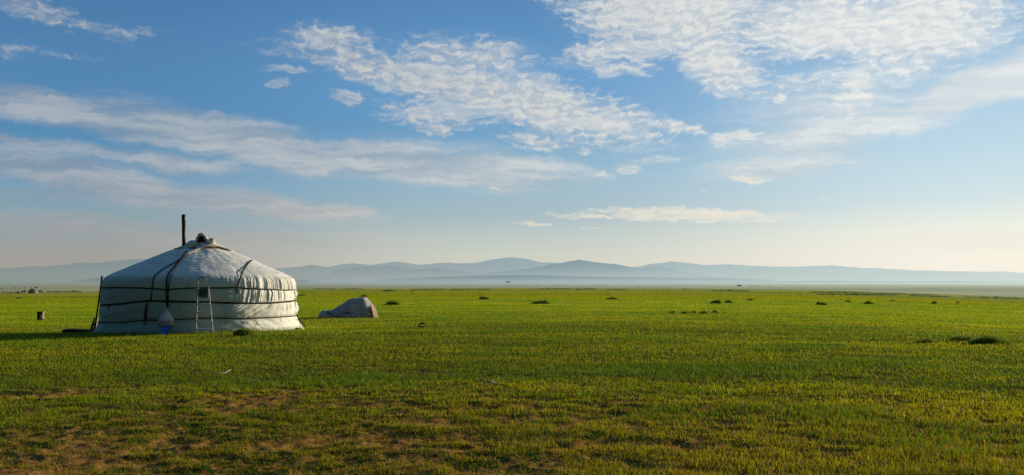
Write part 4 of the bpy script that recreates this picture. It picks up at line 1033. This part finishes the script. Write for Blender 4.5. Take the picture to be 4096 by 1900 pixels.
def tuft_mesh(name, n, rx, ry, h, seed, colr=((.045, .10, .016), (.14, .19, .028)), pale=.10, wd=.012, lean=.35, hump=True):
    R = np.random.default_rng(seed)
    a = R.uniform(0, 2*PI, n); q = np.sqrt(R.random(n))
    q = q*(1+.25*(vn(a*1.6, a*0, seed)-.5)*2)
    x = np.cos(a)*q*rx; y = np.sin(a)*q*ry
    lump = vn(x/rx*2.2+9, y/ry*1.5, seed+1)
    hh = h*(1-.65*np.clip(q, 0, 1)**1.8)*(.40+.75*R.random(n)**1.3)*(.6+.7*lump)
    k = R.random((n, 1)); col = np.array(colr[0])*(1-k)+np.array(colr[1])*k
    p = (R.random(n) < pale)[:, None]; tip = np.where(p, np.array([.42, .38, .20]), col*1.5)
    hh = np.where(p[:, 0], hh*1.2, hh)
    V, t, qd, C_ = blades(x, y, 0*x-.02, hh, wd*(.7+.6*R.random(n)), R.uniform(0, PI, n), np.abs(R.normal(lean, .2, n)), a+R.normal(0, .8, n), col, tip, 2)
    me_o = mesh_np(name, V, tris=t, quads=qd, mat=TUSS, smooth=False, attrs={'col': C_})
    return me_o
protos = [tuft_mesh('grass_tussock', 900, 1, .6, 1, 500+k, wd=.05) for k in range(4)]
used = [False]*4
def tussock(P, Q, wpx, hpx, label, group='dark tussocks scattered over the far pasture', k=None, cat='tussock', name='grass_tussock'):
    k = random.randrange(4) if k is None else k
    b = hit(P, Q); s_ = wpx/2/F*b.y; hz_ = hpx/F*b.y*1.15+.05
    if not used[k]: o = protos[k]; used[k] = True
    else: o = protos[k].copy(); COL.objects.link(o)
    o.name = name
    o.location = b; o.scale = (s_, max(s_*.7, .3), hz_*1.15); o.rotation_euler = (0, 0, random.choice([0, PI])+random.uniform(-.2, .2))
    tag(o, label, cat, group); return o
tl_ = [
 (1209, 1183, 34, 5, 'flat dark tussock just right of the tent, level with its eaves band'),
 (1190, 1221, 22, 6, 'low dull tussock touching the right side of the tent'),
 (1453, 1187, 34, 9, 'dark tussock directly behind the top of the tarpaulin heap'),
 (1558, 1165, 56, 7, 'wide low double tussock far beyond and right of the tarpaulin heap'),
 (1649, 1164, 20, 4, 'tiny tussock right of the wide double one near the terrace edge'),
 (1570, 1220, 62, 14, 'bushy dark tussock right of the tarpaulin heap, the nearest one to it'),
 (1936, 1196, 42, 11, 'dark rounded tussock in the middle distance left of the picture centre'),
 (2161, 1214, 76, 13, 'broad spiky tussock at the middle of the picture, the widest of the middle row'),
 (2449, 1197, 48, 7, 'flat dark tussock halfway between the broad middle one and the twin tussocks'),
 (2429, 1179, 20, 3, 'very small tussock just above the flat one right of centre'),
 (2864, 1213, 48, 14, 'left and larger of the twin tussocks right of centre'),
 (2915, 1211, 34, 10, 'right and paler of the twin tussocks right of centre'),
 (3001, 1201, 32, 6, 'small dark tussock behind and right of the twin tussocks'),
 (3285, 1219, 48, 12, 'pale tipped tussock between the twin tussocks and the right row'),
 (3391, 1207, 26, 5, 'faint thin tussock right of the pale tipped one'),
 (3474, 1215, 36, 9, 'compact dark tussock, third from the right edge of the pasture'),
 (3570, 1204, 26, 4, 'flat tussock set farther back above its right neighbours'),
 (3738, 1214, 23, 9, 'compact upright dark tussock near the right edge of the pasture'),
 (3831, 1211, 14, 5, 'smallest faint tussock near the right edge, the rightmost single one'),
 (77, 1194, 34, 5, 'flat dark tussock on the left pasture below the distant tent'),
 (2120, 1203, 12, 2, 'speck of a tussock just behind the broad middle one'),
 (2738, 1156, 26, 3, 'short dark clump below the far dark band right of centre'),
 (3089, 1171, 12, 3, 'left of two tiny dark dots on the terrace edge right of centre'),
 (3120, 1171, 12, 3, 'right of two tiny dark dots on the terrace edge right of centre'),
 (3199, 1177, 8, 3, 'lone dark dot of a tussock left of the long right-hand scrub band')]
for P_, Q_, w_, h_, l_ in tl_: tussock(P_, Q_+1, w_, h_, l_)
# row of low weeds in the middle distance
for i, (x_, w_) in enumerate(((2690, 22), (2738, 30), (2775, 22), (2815, 34), (2860, 26), (2898, 12))):
    tussock(x_, 1251+(i % 2)*2, w_, 5, 'low dark weed clump in the short row across the green right of centre', 'row of low weeds right of centre', name='weed_clump')
# the big near tussocks at the right
def big(P, Q, wpx, hpx, n, label, seed, lean=.3, pale=.16, ry=.5, **k):
    b = hit(P, Q); s_ = wpx/2/F*b.y
    o = tuft_mesh('grass_tussock', n, s_, s_*ry, hpx/F*b.y, seed, pale=pale, wd=.010, lean=lean, **k); o.location = b; tag(o, label, 'tussock', 'tall dark tussocks at the right'); return o
TG = ((.07, .16, .018), (.24, .32, .04))
big(3955, 1374, 175, 46, 3400, 'largest dark tall tussock near the right edge of the near grass', 601, colr=TG)
big(3850, 1362, 120, 32, 1400, 'lower green tussock joined to the left of the largest dark one', 602, colr=TG)
big(3698, 1373, 74, 30, 900, 'small dark leaning tussock left of the two joined tall ones', 603, .45)
big(3490, 1362, 24, 22, 90, 'thin wispy tuft of stalks, leftmost of the tall right-hand tussocks', 604, .3)
def near_t(P, Q, wpx, hpx, n, label, seed, **k):
    b = hit(P, Q); s_ = wpx/2/F*b.y; o = tuft_mesh('grass_tuft', n, s_, s_*.6, hpx/F*b.y, seed, wd=.006, **k); o.location = b; tag(o, label, 'tuft'); return o
near_t(1025, 1532, 46, 40, 130, 'pale green upright tuft below the tent, by the brown patch', 611, colr=((.10, .17, .06), (.20, .27, .10)), pale=.2, lean=.35)
near_t(2420, 1328, 30, 12, 120, 'small bluish green tuft right of the middle of the green', 612, colr=((.03, .09, .04), (.05, .12, .05)), pale=0)
# leafy bush in front of the tent
def leafy(P, Q, wpx, hpx, label, seed):
    b = hit(P, Q); R = np.random.default_rng(seed); rx = wpx/2/F*b.y; h = hpx/F*b.y; n = 1500
    e = empty('leafy_bush', b); tag(e, label, 'bush')
    ang = R.uniform(0, 2*PI, n); q = R.random(n)**.45; elv = np.arcsin(R.random(n))
    lump = .75+.45*vn(ang*1.3, elv*2, seed)
    x = np.cos(ang)*np.cos(elv)*q*rx*lump; y = np.sin(ang)*np.cos(elv)*q*rx*.7*lump; z = np.sin(elv)*q*h*lump
    k = R.random((n, 1)); col = np.array([.07, .13, .018])*(1-k)+np.array([.45, .50, .07])*k
    V, t, qd, C_ = blades(x, y, z, .035+.03*R.random(n), .016+.01*R.random(n), R.uniform(0, PI, n), R.uniform(.4, 1.4, n), ang+R.normal(0, .6, n), col, col*1.3, 2)
    mesh_np('foliage', V, tris=t, quads=qd, mat=TUSS, parent=e, smooth=False, attrs={'col': C_})
    mb = MB()
    for i in range(16):
        a = i*2*PI/16; mb.tube([Vector((0, 0, -.02)), Vector((math.cos(a)*rx*.4, math.sin(a)*rx*.3, h*.45)), Vector((math.cos(a)*rx*.75, math.sin(a)*rx*.5, h*.75))], [.008, .006, .003], 5)
    mb.obj('stems', BROWNROPE, e)
leafy(970, 1342, 76, 25, 'low leafy green bush in the grass right at the front of the tent', 620)

# scrub along the edge of the terrace
def scrub_row(spans, labels_group):
    bands = []
    for x0, x1, y0, y1, n, hp_, lab in spans:
        for i in range(n):
            t = (i+.5)/n; P_ = x0+(x1-x0)*t+random.uniform(-3, 3); Q_ = y0+(y1-y0)*t
            o = tussock(P_, Q_, (x1-x0)/n*1.25, hp_*random.uniform(.7, 1.2), lab, labels_group, cat='shrub', name='low_shrub')
scrub_row([(0, 85, 1173, 1174, 3, 5, 'low scrub clump in the dark band at the far left edge'),
           (185, 330, 1170, 1169, 6, 6, 'low scrub clump in the dark band right of the far parked car'),
           (338, 352, 1167, 1167, 1, 3, 'single low scrub clump between the far car and the big tent'),
           (1255, 1340, 1157, 1157, 3, 4, 'low scrub clump in the far band just right of the tent'),
           (1372, 1455, 1157, 1157, 3, 4, 'low scrub clump in the far band above the tarpaulin heap'),
           (1655, 1780, 1159, 1159, 4, 3, 'low scrub clump in the far band left of the picture centre'),
           (1800, 1960, 1160, 1159, 5, 3, 'low scrub clump in the far band just left of the picture centre'),
           (2150, 2288, 1158, 1157, 5, 4, 'low scrub clump in the thin dark band right of the picture centre'),
           (2298, 2386, 1159, 1157, 3, 4, 'low scrub clump in the second thin dark band right of centre'),
           (2420, 2508, 1159, 1160, 3, 3, 'low scrub clump in the third thin dark band right of centre'),
           (2850, 2992, 1164, 1166, 5, 5, 'low scrub clump in the band behind the twin tussocks'),
           (3240, 3490, 1171, 1174, 8, 5, 'low scrub clump in the long dark band at the right, back row'),
           (3500, 3750, 1175, 1182, 8, 5, 'low scrub clump in the right-hand part of the long dark band'),
           (3270, 3580, 1179, 1182, 9, 5, 'low scrub clump in the broken front row of the right-hand band'),
           (3640, 3800, 1184, 1189, 5, 5, 'low scrub clump in the front row nearer the right edge'),
           (3865, 3960, 1189, 1193, 4, 5, 'low scrub clump in the broken band near the right edge'),
           (3970, 4096, 1193, 1197, 5, 6, 'low scrub clump in the dark band at the very right edge')], 'low scrub along the far edge of the pasture')

# ---------------------------------------------------------------- litter on the grass
def lumpy(name, P, Q, wpx, hpx, mt, label, cat, seed):
    b = hit(P, Q); bm = bmesh.new(); bmesh.ops.create_icosphere(bm, subdivisions=3, radius=1)
    for v in bm.verts:
        k = 1+.5*(float(fbm(v.co.x*1.3+seed, v.co.y*1.3+v.co.z, seed, 3))-.5)*2; v.co = Vector((v.co.x*k*wpx/2/F*b.y, v.co.y*k*wpx/2.6/F*b.y, max(v.co.z, -.3)*k*hpx/F*b.y))
    me = bpy.data.meshes.new(name); bm.to_mesh(me); bm.free(); me.materials.append(mt)
    o = bpy.data.objects.new(name, me); COL.objects.link(o); o.location = b; tag(o, label, cat); return o
DUNG = simple('dry_dung', (.035, .018, .010, 1), (.08, .045, .025, 1), rough=.9, scale=20, bump=.5)
lumpy('dung_lump', 2076, 1420, 22, 11, DUNG, 'dark brown clod of dung in the grass right of the picture centre', 'dung', 3)
lumpy('dung_lump', 1376, 1341, 9, 8, DUNG, 'small upright dark clod in the grass right of the big tent', 'dung', 8)
lumpy('dung_lump', 160, 1603, 12, 11, simple('red_clod', (.16, .06, .03, 1), (.24, .11, .05, 1), scale=9), 'reddish clod lying in the grass at the far left foreground', 'clod', 12)
def stick(name, pts, r, mt, label, cat):
    P_ = []
    for x, y, dz in pts:
        b = hit(x, y); P_.append(b+Vector((0, 0, dz)))
    o = MB().tube(P_, [r*(1-.5*i/(len(P_)-1)) for i in range(len(P_))], 6).obj(name, mt, smooth=True); tag(o, label, cat)
BONE = simple('bleached', (.55, .50, .42, 1), (.75, .70, .62, 1), scale=12)
stick('dry_stick', [(845, 1503, .02), (872, 1501, .035), (900, 1500, .03), (922, 1494, .06)], .012, simple('pale_stick', (.42, .30, .20, 1), (.6, .48, .36, 1)), 'pale bent stick lying on the turf below the tent', 'stick')
def rag(P, Q, wpx, label):
    b = hit(P, Q); n = 26; X = np.linspace(-1, 1, n); Yr = np.linspace(-1, 1, 12); XX, YY_ = np.meshgrid(X, Yr)
    s_ = wpx/2/F*b.y; zz = .02+.055*np.abs(fbm(XX*3, YY_*2, 44, 3)-.45)*2*(1-XX**2*.5)
    V = np.stack([XX*s_+.02*(fbm(XX*4, YY_*4, 45)-.5), YY_*s_*.35*(.5+.5*np.abs(XX)), zz], -1)
    o = mesh_np('plastic_scrap', V.reshape(-1, 3), quads=grid_quads(12, n), mat=BONE); o.location = b+Vector((0, 0, .015)); tag(o, label, 'litter')
rag(1957, 1544, 58, 'crumpled whitish scrap of plastic in the grass left of the picture centre')
b = hit(1690, 1312); s_ = 28/2/F*b.y
hoop = [Vector((math.cos(a)*s_, .10*math.sin(a), .06+.045*math.sin(a)+.03)) for a in np.linspace(0, 2*PI, 28, endpoint=False)]
e = empty('wire_basket', b); MB().tube(hoop, .017, 7, closed=True).obj('rim', ROPE, e, True)
mb = MB(); mb.tube([Vector((-s_, 0, .0)), Vector((-s_*.9, -.02, .14)), Vector((0, .02, .17)), Vector((s_*.85, 0, .13)), Vector((s_, 0, 0))], .014, 7); mb.obj('handle', ROPE, e, True)
MB().tube([Vector((-s_*.9, -.1, .015)), Vector((0, -.13, .02)), Vector((s_*.9, -.1, .03))], .016, 6).obj('base', simple('tan_hide', (.45, .30, .16, 1), (.6, .45, .28, 1)), e, True)
tag(e, 'small dark hooped frame lying in the grass between heap and centre', 'frame')
lumpy('pale_clod', 1563, 1302, 16, 5, simple('pale_earth', (.45, .30, .18, 1), (.55, .42, .28, 1)), 'pale tan scrap in the grass right of the tarpaulin heap', 'scrap', 21)

# ---------------------------------------------------------------- far things on the pasture
def small_yurt(P, Q, wpx, hpx, label, wallc, parts=True, cat='yurt', name='yurt', pipe=True, group=None):
    b = hit(P, Q) if Q > 1160 else plain(P, Q)
    s_ = wpx/2/F*b.y; h = hpx/F*b.y; e = empty(name, b); tag(e, label, cat, group); n = 32
    def lathe(prof, nm, mt):
        rows = [[(math.cos(2*PI*k/n)*r*s_, math.sin(2*PI*k/n)*r*s_, z*h) for k in range(n)] for r, z in prof]
        return mesh_np(nm, np.array(rows).reshape(-1, 3), quads=grid_quads(len(prof), n, True), mat=mt, parent=e)
    lathe([(1.02, -.05), (1, .0), (.99, .3), (.97, .52)], 'wall_cover', wallc)
    lathe([(1.0, .50), (.98, .58), (.85, .72), (.6, .85), (.35, .95), (.25, 1.0), (0, 1.0)], 'roof_cover', wallc)
    if pipe:
        MB().tube([Vector((-.1*s_, 0, .95*h)), Vector((-.1*s_, 0, 1.28*h))], .06, 8).obj('stovepipe', PIPE, e)
        mb = MB(); mb.box((-.25*s_, -.1, .98*h), (.5*s_, .8, .16*h), bev=.05); mb.obj('crown_flap', DARKW, e)
    return e
def plain(P, Q):
    for d in np.exp(np.linspace(math.log(900), math.log(14000), 4000)):
        if H+(HY-Q)/F*d <= float(Z((P-CX)/F*d, d)): return Vector(((P-CX)/F*d, d, float(Z((P-CX)/F*d, d))))
    d = 14000; return Vector(((P-CX)/F*d, d, -15))
FELTD = simple('grey_brown_felt', (.20, .165, .12, 1), (.30, .25, .18, 1), rough=.9, scale=1)
small_yurt(133, 1174, 36, 18, 'far grey-brown felt tent beside the parked white car', FELTD)
# white off-road car beside it
b = hit(164, 1172); k_ = 24/F*b.y/4.2*1.0
car = empty('parked_car', b, math.radians(20)); car.scale = (k_, k_, k_)
WH = simple('white_car_paint', (.75, .76, .78, 1), (.8, .8, .82, 1), rough=.3); GL = simple('car_glass', (.02, .03, .04, 1), rough=.1); TY = simple('tyre', (.015, .015, .015, 1))
def prism(pl, w2, mb, inset=0):
    n = len(pl); V = [Vector((x, -w2, z)) for x, z in pl]+[Vector((x, w2, z)) for x, z in pl]
    return mb.add(V, [tuple(range(n))[::-1], tuple(range(n, 2*n))]+[(i, (i+1) % n, (i+1) % n+n, i+n) for i in range(n)])
body = prism([(-2.1, .45), (-2.1, 1.15), (-1.95, 1.2), (-1.75, 1.85), (.5, 1.9), (1.0, 1.25), (2.0, 1.1), (2.15, .9), (2.15, .45)], .86, MB()).obj('body', WH, car)
prism([(-1.85, 1.25), (-1.65, 1.75), (.42, 1.8), (.85, 1.28)], .875, MB()).obj('window', GL, car)
MB().box((.86, 0, 1.52), (.05, 1.5, .6), Matrix.Rotation(-.62, 4, 'Y')).obj('windscreen', GL, car)
for x in (-1.35, 1.35):
    for y in (-.8, .8):
        ob = MB().tube([Vector((x, y-.12, .38)), Vector((x, y+.12, .38))], .38, 16).obj('wheel', TY, car, True)
        MB().tube([Vector((x, y-.14, .38)), Vector((x, y+.14, .38))], .2, 12).obj('rim', LADW, ob, True)
MB().box((-.6, 0, 2.0), (1.6, 1.2, .10), bev=.03).obj('roof_rack', LADW, car)
for y in (-.6, .6): MB().box((2.16, y, .88), (.05, .3, .18), bev=.02).obj('headlight', GL, car)
tag(car, 'white off-road car parked right of the far felt tent', 'car')
# horses
def horse(P, Q, lpx, label, flip=1, graze=False):
    b = hit(P, Q); s_ = lpx/F*b.y/2.1
    bm = bmesh.new(); ly = bm.verts.layers.skin.verify()
    e = bm.edges.new
    def v(x, y, z, r, r2=None):
        q_ = bm.verts.new((x*flip, y, z)); q_[ly].radius = (r, r2 or r); return q_
    pel = v(-.62, 0, 1.22, .27, .30); mid = v(0, 0, 1.18, .27, .31); che = v(.48, 0, 1.20, .26, .32)
    if graze: n1 = v(.85, 0, 1.1, .15, .2); n2 = v(1.15, 0, .70, .10, .14); hd = v(1.25, 0, .35, .10, .12); mz = v(1.22, 0, .08, .06)
    else: n1 = v(.80, 0, 1.45, .15, .2); n2 = v(1.02, 0, 1.72, .10, .14); hd = v(1.25, 0, 1.72, .10, .12); mz = v(1.52, 0, 1.52, .065)
    for a, c_ in ((pel, mid), (mid, che), (che, n1), (n1, n2), (n2, hd), (hd, mz)): e((a, c_))
    for s2 in (-1, 1):
        a = v(-.68, .15*s2, .98, .16, .18); c_ = v(-.58, .16*s2, .78, .10); h_ = v(-.78, .16*s2, .52, .055); f = v(-.74, .16*s2, .12, .04); ho = v(-.70, .16*s2, .02, .055)
        e((pel, a)); e((a, c_)); e((c_, h_)); e((h_, f)); e((f, ho))
        a = v(.48, .14*s2, .92, .12, .14); c_ = v(.50, .15*s2, .52, .06); f = v(.49, .15*s2, .14, .04); ho = v(.52, .15*s2, .02, .055)
        e((che, a)); e((a, c_)); e((c_, f)); e((f, ho))
        ea = v((1.18 if not graze else 1.2), .06*s2, (1.88 if not graze else .5), .025); e((hd, ea))
    ta = v(-.92, 0, 1.2, .06); tb_ = v(-1.0, 0, .7, .06); e((pel, ta)); e((ta, tb_))
    me = bpy.data.meshes.new('horse'); bm.to_mesh(me); bm.free()
    me.materials.append(simple('dark_bay_coat', (.018, .012, .010, 1), (.045, .026, .018, 1), rough=.7))
    o = bpy.data.objects.new('horse', me); COL.objects.link(o); o.location = b; o.scale = (s_,)*3; o.rotation_euler = (0, 0, .25*flip)
    sk_ = o.modifiers.new('skin', 'SKIN'); sk_.use_smooth_shade = True; o.modifiers.new('sub', 'SUBSURF').levels = 1
    for i, a in enumerate(me.skin_vertices[0].data): a.use_root = (i == 0)
    tag(o, label, 'horse', 'horses by the far tent')
horse(94, 1175, 18, 'darker larger horse standing next to the far felt tent', 1)
horse(72, 1174, 13, 'small grazing horse, left of the larger one', -1, True)
# village on the plain behind
WT = simple('white_wall', (.7, .7, .68, 1), (.78, .77, .74, 1)); RDW = simple('red_roof', (.32, .14, .09, 1), (.40, .2, .13, 1)); GYR = simple('grey_roof', (.16, .16, .17, 1), (.22, .22, .22, 1))
OCH = simple('ochre_wall', (.50, .34, .22, 1), (.56, .4, .28, 1))
def house(P, Q, wpx, hpx, wallm, roofm, label, gable=.4, rz=0, group=None):
    b = plain(P, Q); w2 = wpx/2/F*b.y; h = hpx/F*b.y; e = empty('house', b, rz); tag(e, label, 'house', group)
    hw = h*(1-gable); dp = w2*.7
    MB().box((0, 0, hw/2-.4), (2*w2, 2*dp, hw+.8)).obj('wall', wallm, e)
    mb = MB(); V = [Vector(v) for v in ((-w2*1.05, -dp*1.1, hw), (w2*1.05, -dp*1.1, hw), (w2*1.05, dp*1.1, hw), (-w2*1.05, dp*1.1, hw), (-w2*1.05, 0, h), (w2*1.05, 0, h))]
    mb.add(V, [(0, 1, 5, 4), (2, 3, 4, 5), (1, 2, 5), (3, 0, 4), (3, 2, 1, 0)]).obj('roof', roofm, e)
    for t in (-.55, 0, .55): MB().box((t*w2, -dp-.03, hw*.5), (w2*.25, .08, hw*.35)).obj('window', GL, e)
VG = 'buildings of the distant village'
house(9, 1157, 7, 4, OCH, RDW, 'reddish house at the left end of the distant village', group=VG)
house(63, 1153, 6, 3, GYR, GYR, 'small grey shed in the distant village left of the horses', group=VG)
house(84, 1153, 6, 3, WT, GYR, 'white house above the larger horse in the distant village', group=VG)
for i, (x_, w_) in enumerate(((97, 3), (101, 3), (105, 3))): house(x_, 1153, w_, 3.4, WT, GYR, ['left of three tight white houses above the far horse', 'middle of three tight white houses above the far horse', 'right of three tight white houses above the far horse'][i], group=VG)
house(126, 1152, 4, 3, WT, GYR, 'small pale house just above the far felt tent roof', group=VG)
house(145, 1152, 9, 5, GYR, GYR, 'dark broad roofed building behind the far felt tent', .6, group=VG)
house(153, 1151, 5, 5, OCH, OCH, 'orange tinted building right of the dark broad roof', group=VG)
house(171, 1150, 4, 3.4, WT, RDW, 'pale house above the white car in the distant village', group=VG)
house(2033, 1130, 13, 4.4, GYR, GYR, 'long grey barn far out on the plain near the picture centre', .3, rz=.15)
house(2038.5, 1130, 2.4, 4.6, WT, WT, 'bright white end building of the long barn on the plain', .2)
house(2098, 1130, 2, 2, WT, WT, 'white speck of a house right of the long barn', .2)
house(2368, 1129.5, 3, 2, WT, GYR, 'lone pale speck of a house on the plain right of centre', .2)
house(2957, 1144.5, 16, 5, simple('blue_grey_wall', (.25, .28, .31, 1), (.3, .33, .36, 1)), simple('light_roof', (.5, .5, .48, 1)), 'blue-grey farm building with sloping roof on the right-hand plain', .55)
# cattle far out
cow_src = None
def cow(P, Q, lpx):
    global cow_src
    b = plain(P, Q); s_ = lpx/F*b.y/2.0
    if cow_src is None:
        mb = MB(); mb.tube([Vector((-.8, 0, 1.0)), Vector((-.5, 0, 1.05)), Vector((.4, 0, 1.0)), Vector((.8, 0, 1.1)), Vector((1.1, 0, .9)), Vector((1.25, 0, .7))], [.15, .36, .38, .26, .16, .08], 8)
        for x in (-.6, .5):
            for y in (-.2, .2): mb.tube([Vector((x, y, .9)), Vector((x, y, 0))], [.12, .06], 6)
        cow_src = mb.obj('grazing_animal', DARKW, smooth=True); o = cow_src
    else: o = cow_src.copy(); COL.objects.link(o)
    o.location = b; o.scale = (s_,)*3; o.rotation_euler = (0, 0, random.uniform(0, 6))
    tag(o, 'dark speck of a grazing animal out on the hazy plain', 'livestock', 'herds grazing on the plain')
for P_, Q_ in ((2018, 1142), (2025, 1142), (2031, 1142.5), (2044, 1142), (2048, 1142), (2056, 1142), (2074, 1142), (2082, 1141.5), (2093, 1141.5), (2101, 1141), (2147, 1140.5), (2220, 1142), (2262, 1142), (2385, 1142), (2412, 1142), (3002, 1145), (3008, 1145), (3014, 1144), (3020, 1145), (3027, 1144.5), (3040, 1145), (3080, 1147), (2546, 1150), (2554, 1151), (2570, 1151), (2595, 1151), (2665, 1152), (2676, 1152)):
    cow(P_, Q_, 4.5)
# ---------------------------------------------------------------- render settings
SC.view_settings.view_transform = 'Standard'; SC.view_settings.look = 'None'; SC.view_settings.exposure = 0
SC.cycles.max_bounces = 5; SC.cycles.diffuse_bounces = 2; SC.cycles.glossy_bounces = 2; SC.cycles.transmission_bounces = 3
SC.cycles.use_denoising = True; SC.cycles.denoising_prefilter = 'ACCURATE'; SC.cycles.denoiser = 'OPENIMAGEDENOISE'; SC.cycles.denoising_input_passes = 'RGB_ALBEDO_NORMAL'; SC.cycles.use_adaptive_sampling = True; SC.cycles.adaptive_threshold = .004
SC.cycles.sample_clamp_indirect = .8; w.cycles.sampling_method = 'MANUAL'; w.cycles.sample_map_resolution = 1024
for o in protos:
    if not o.get('label'): bpy.data.objects.remove(o)
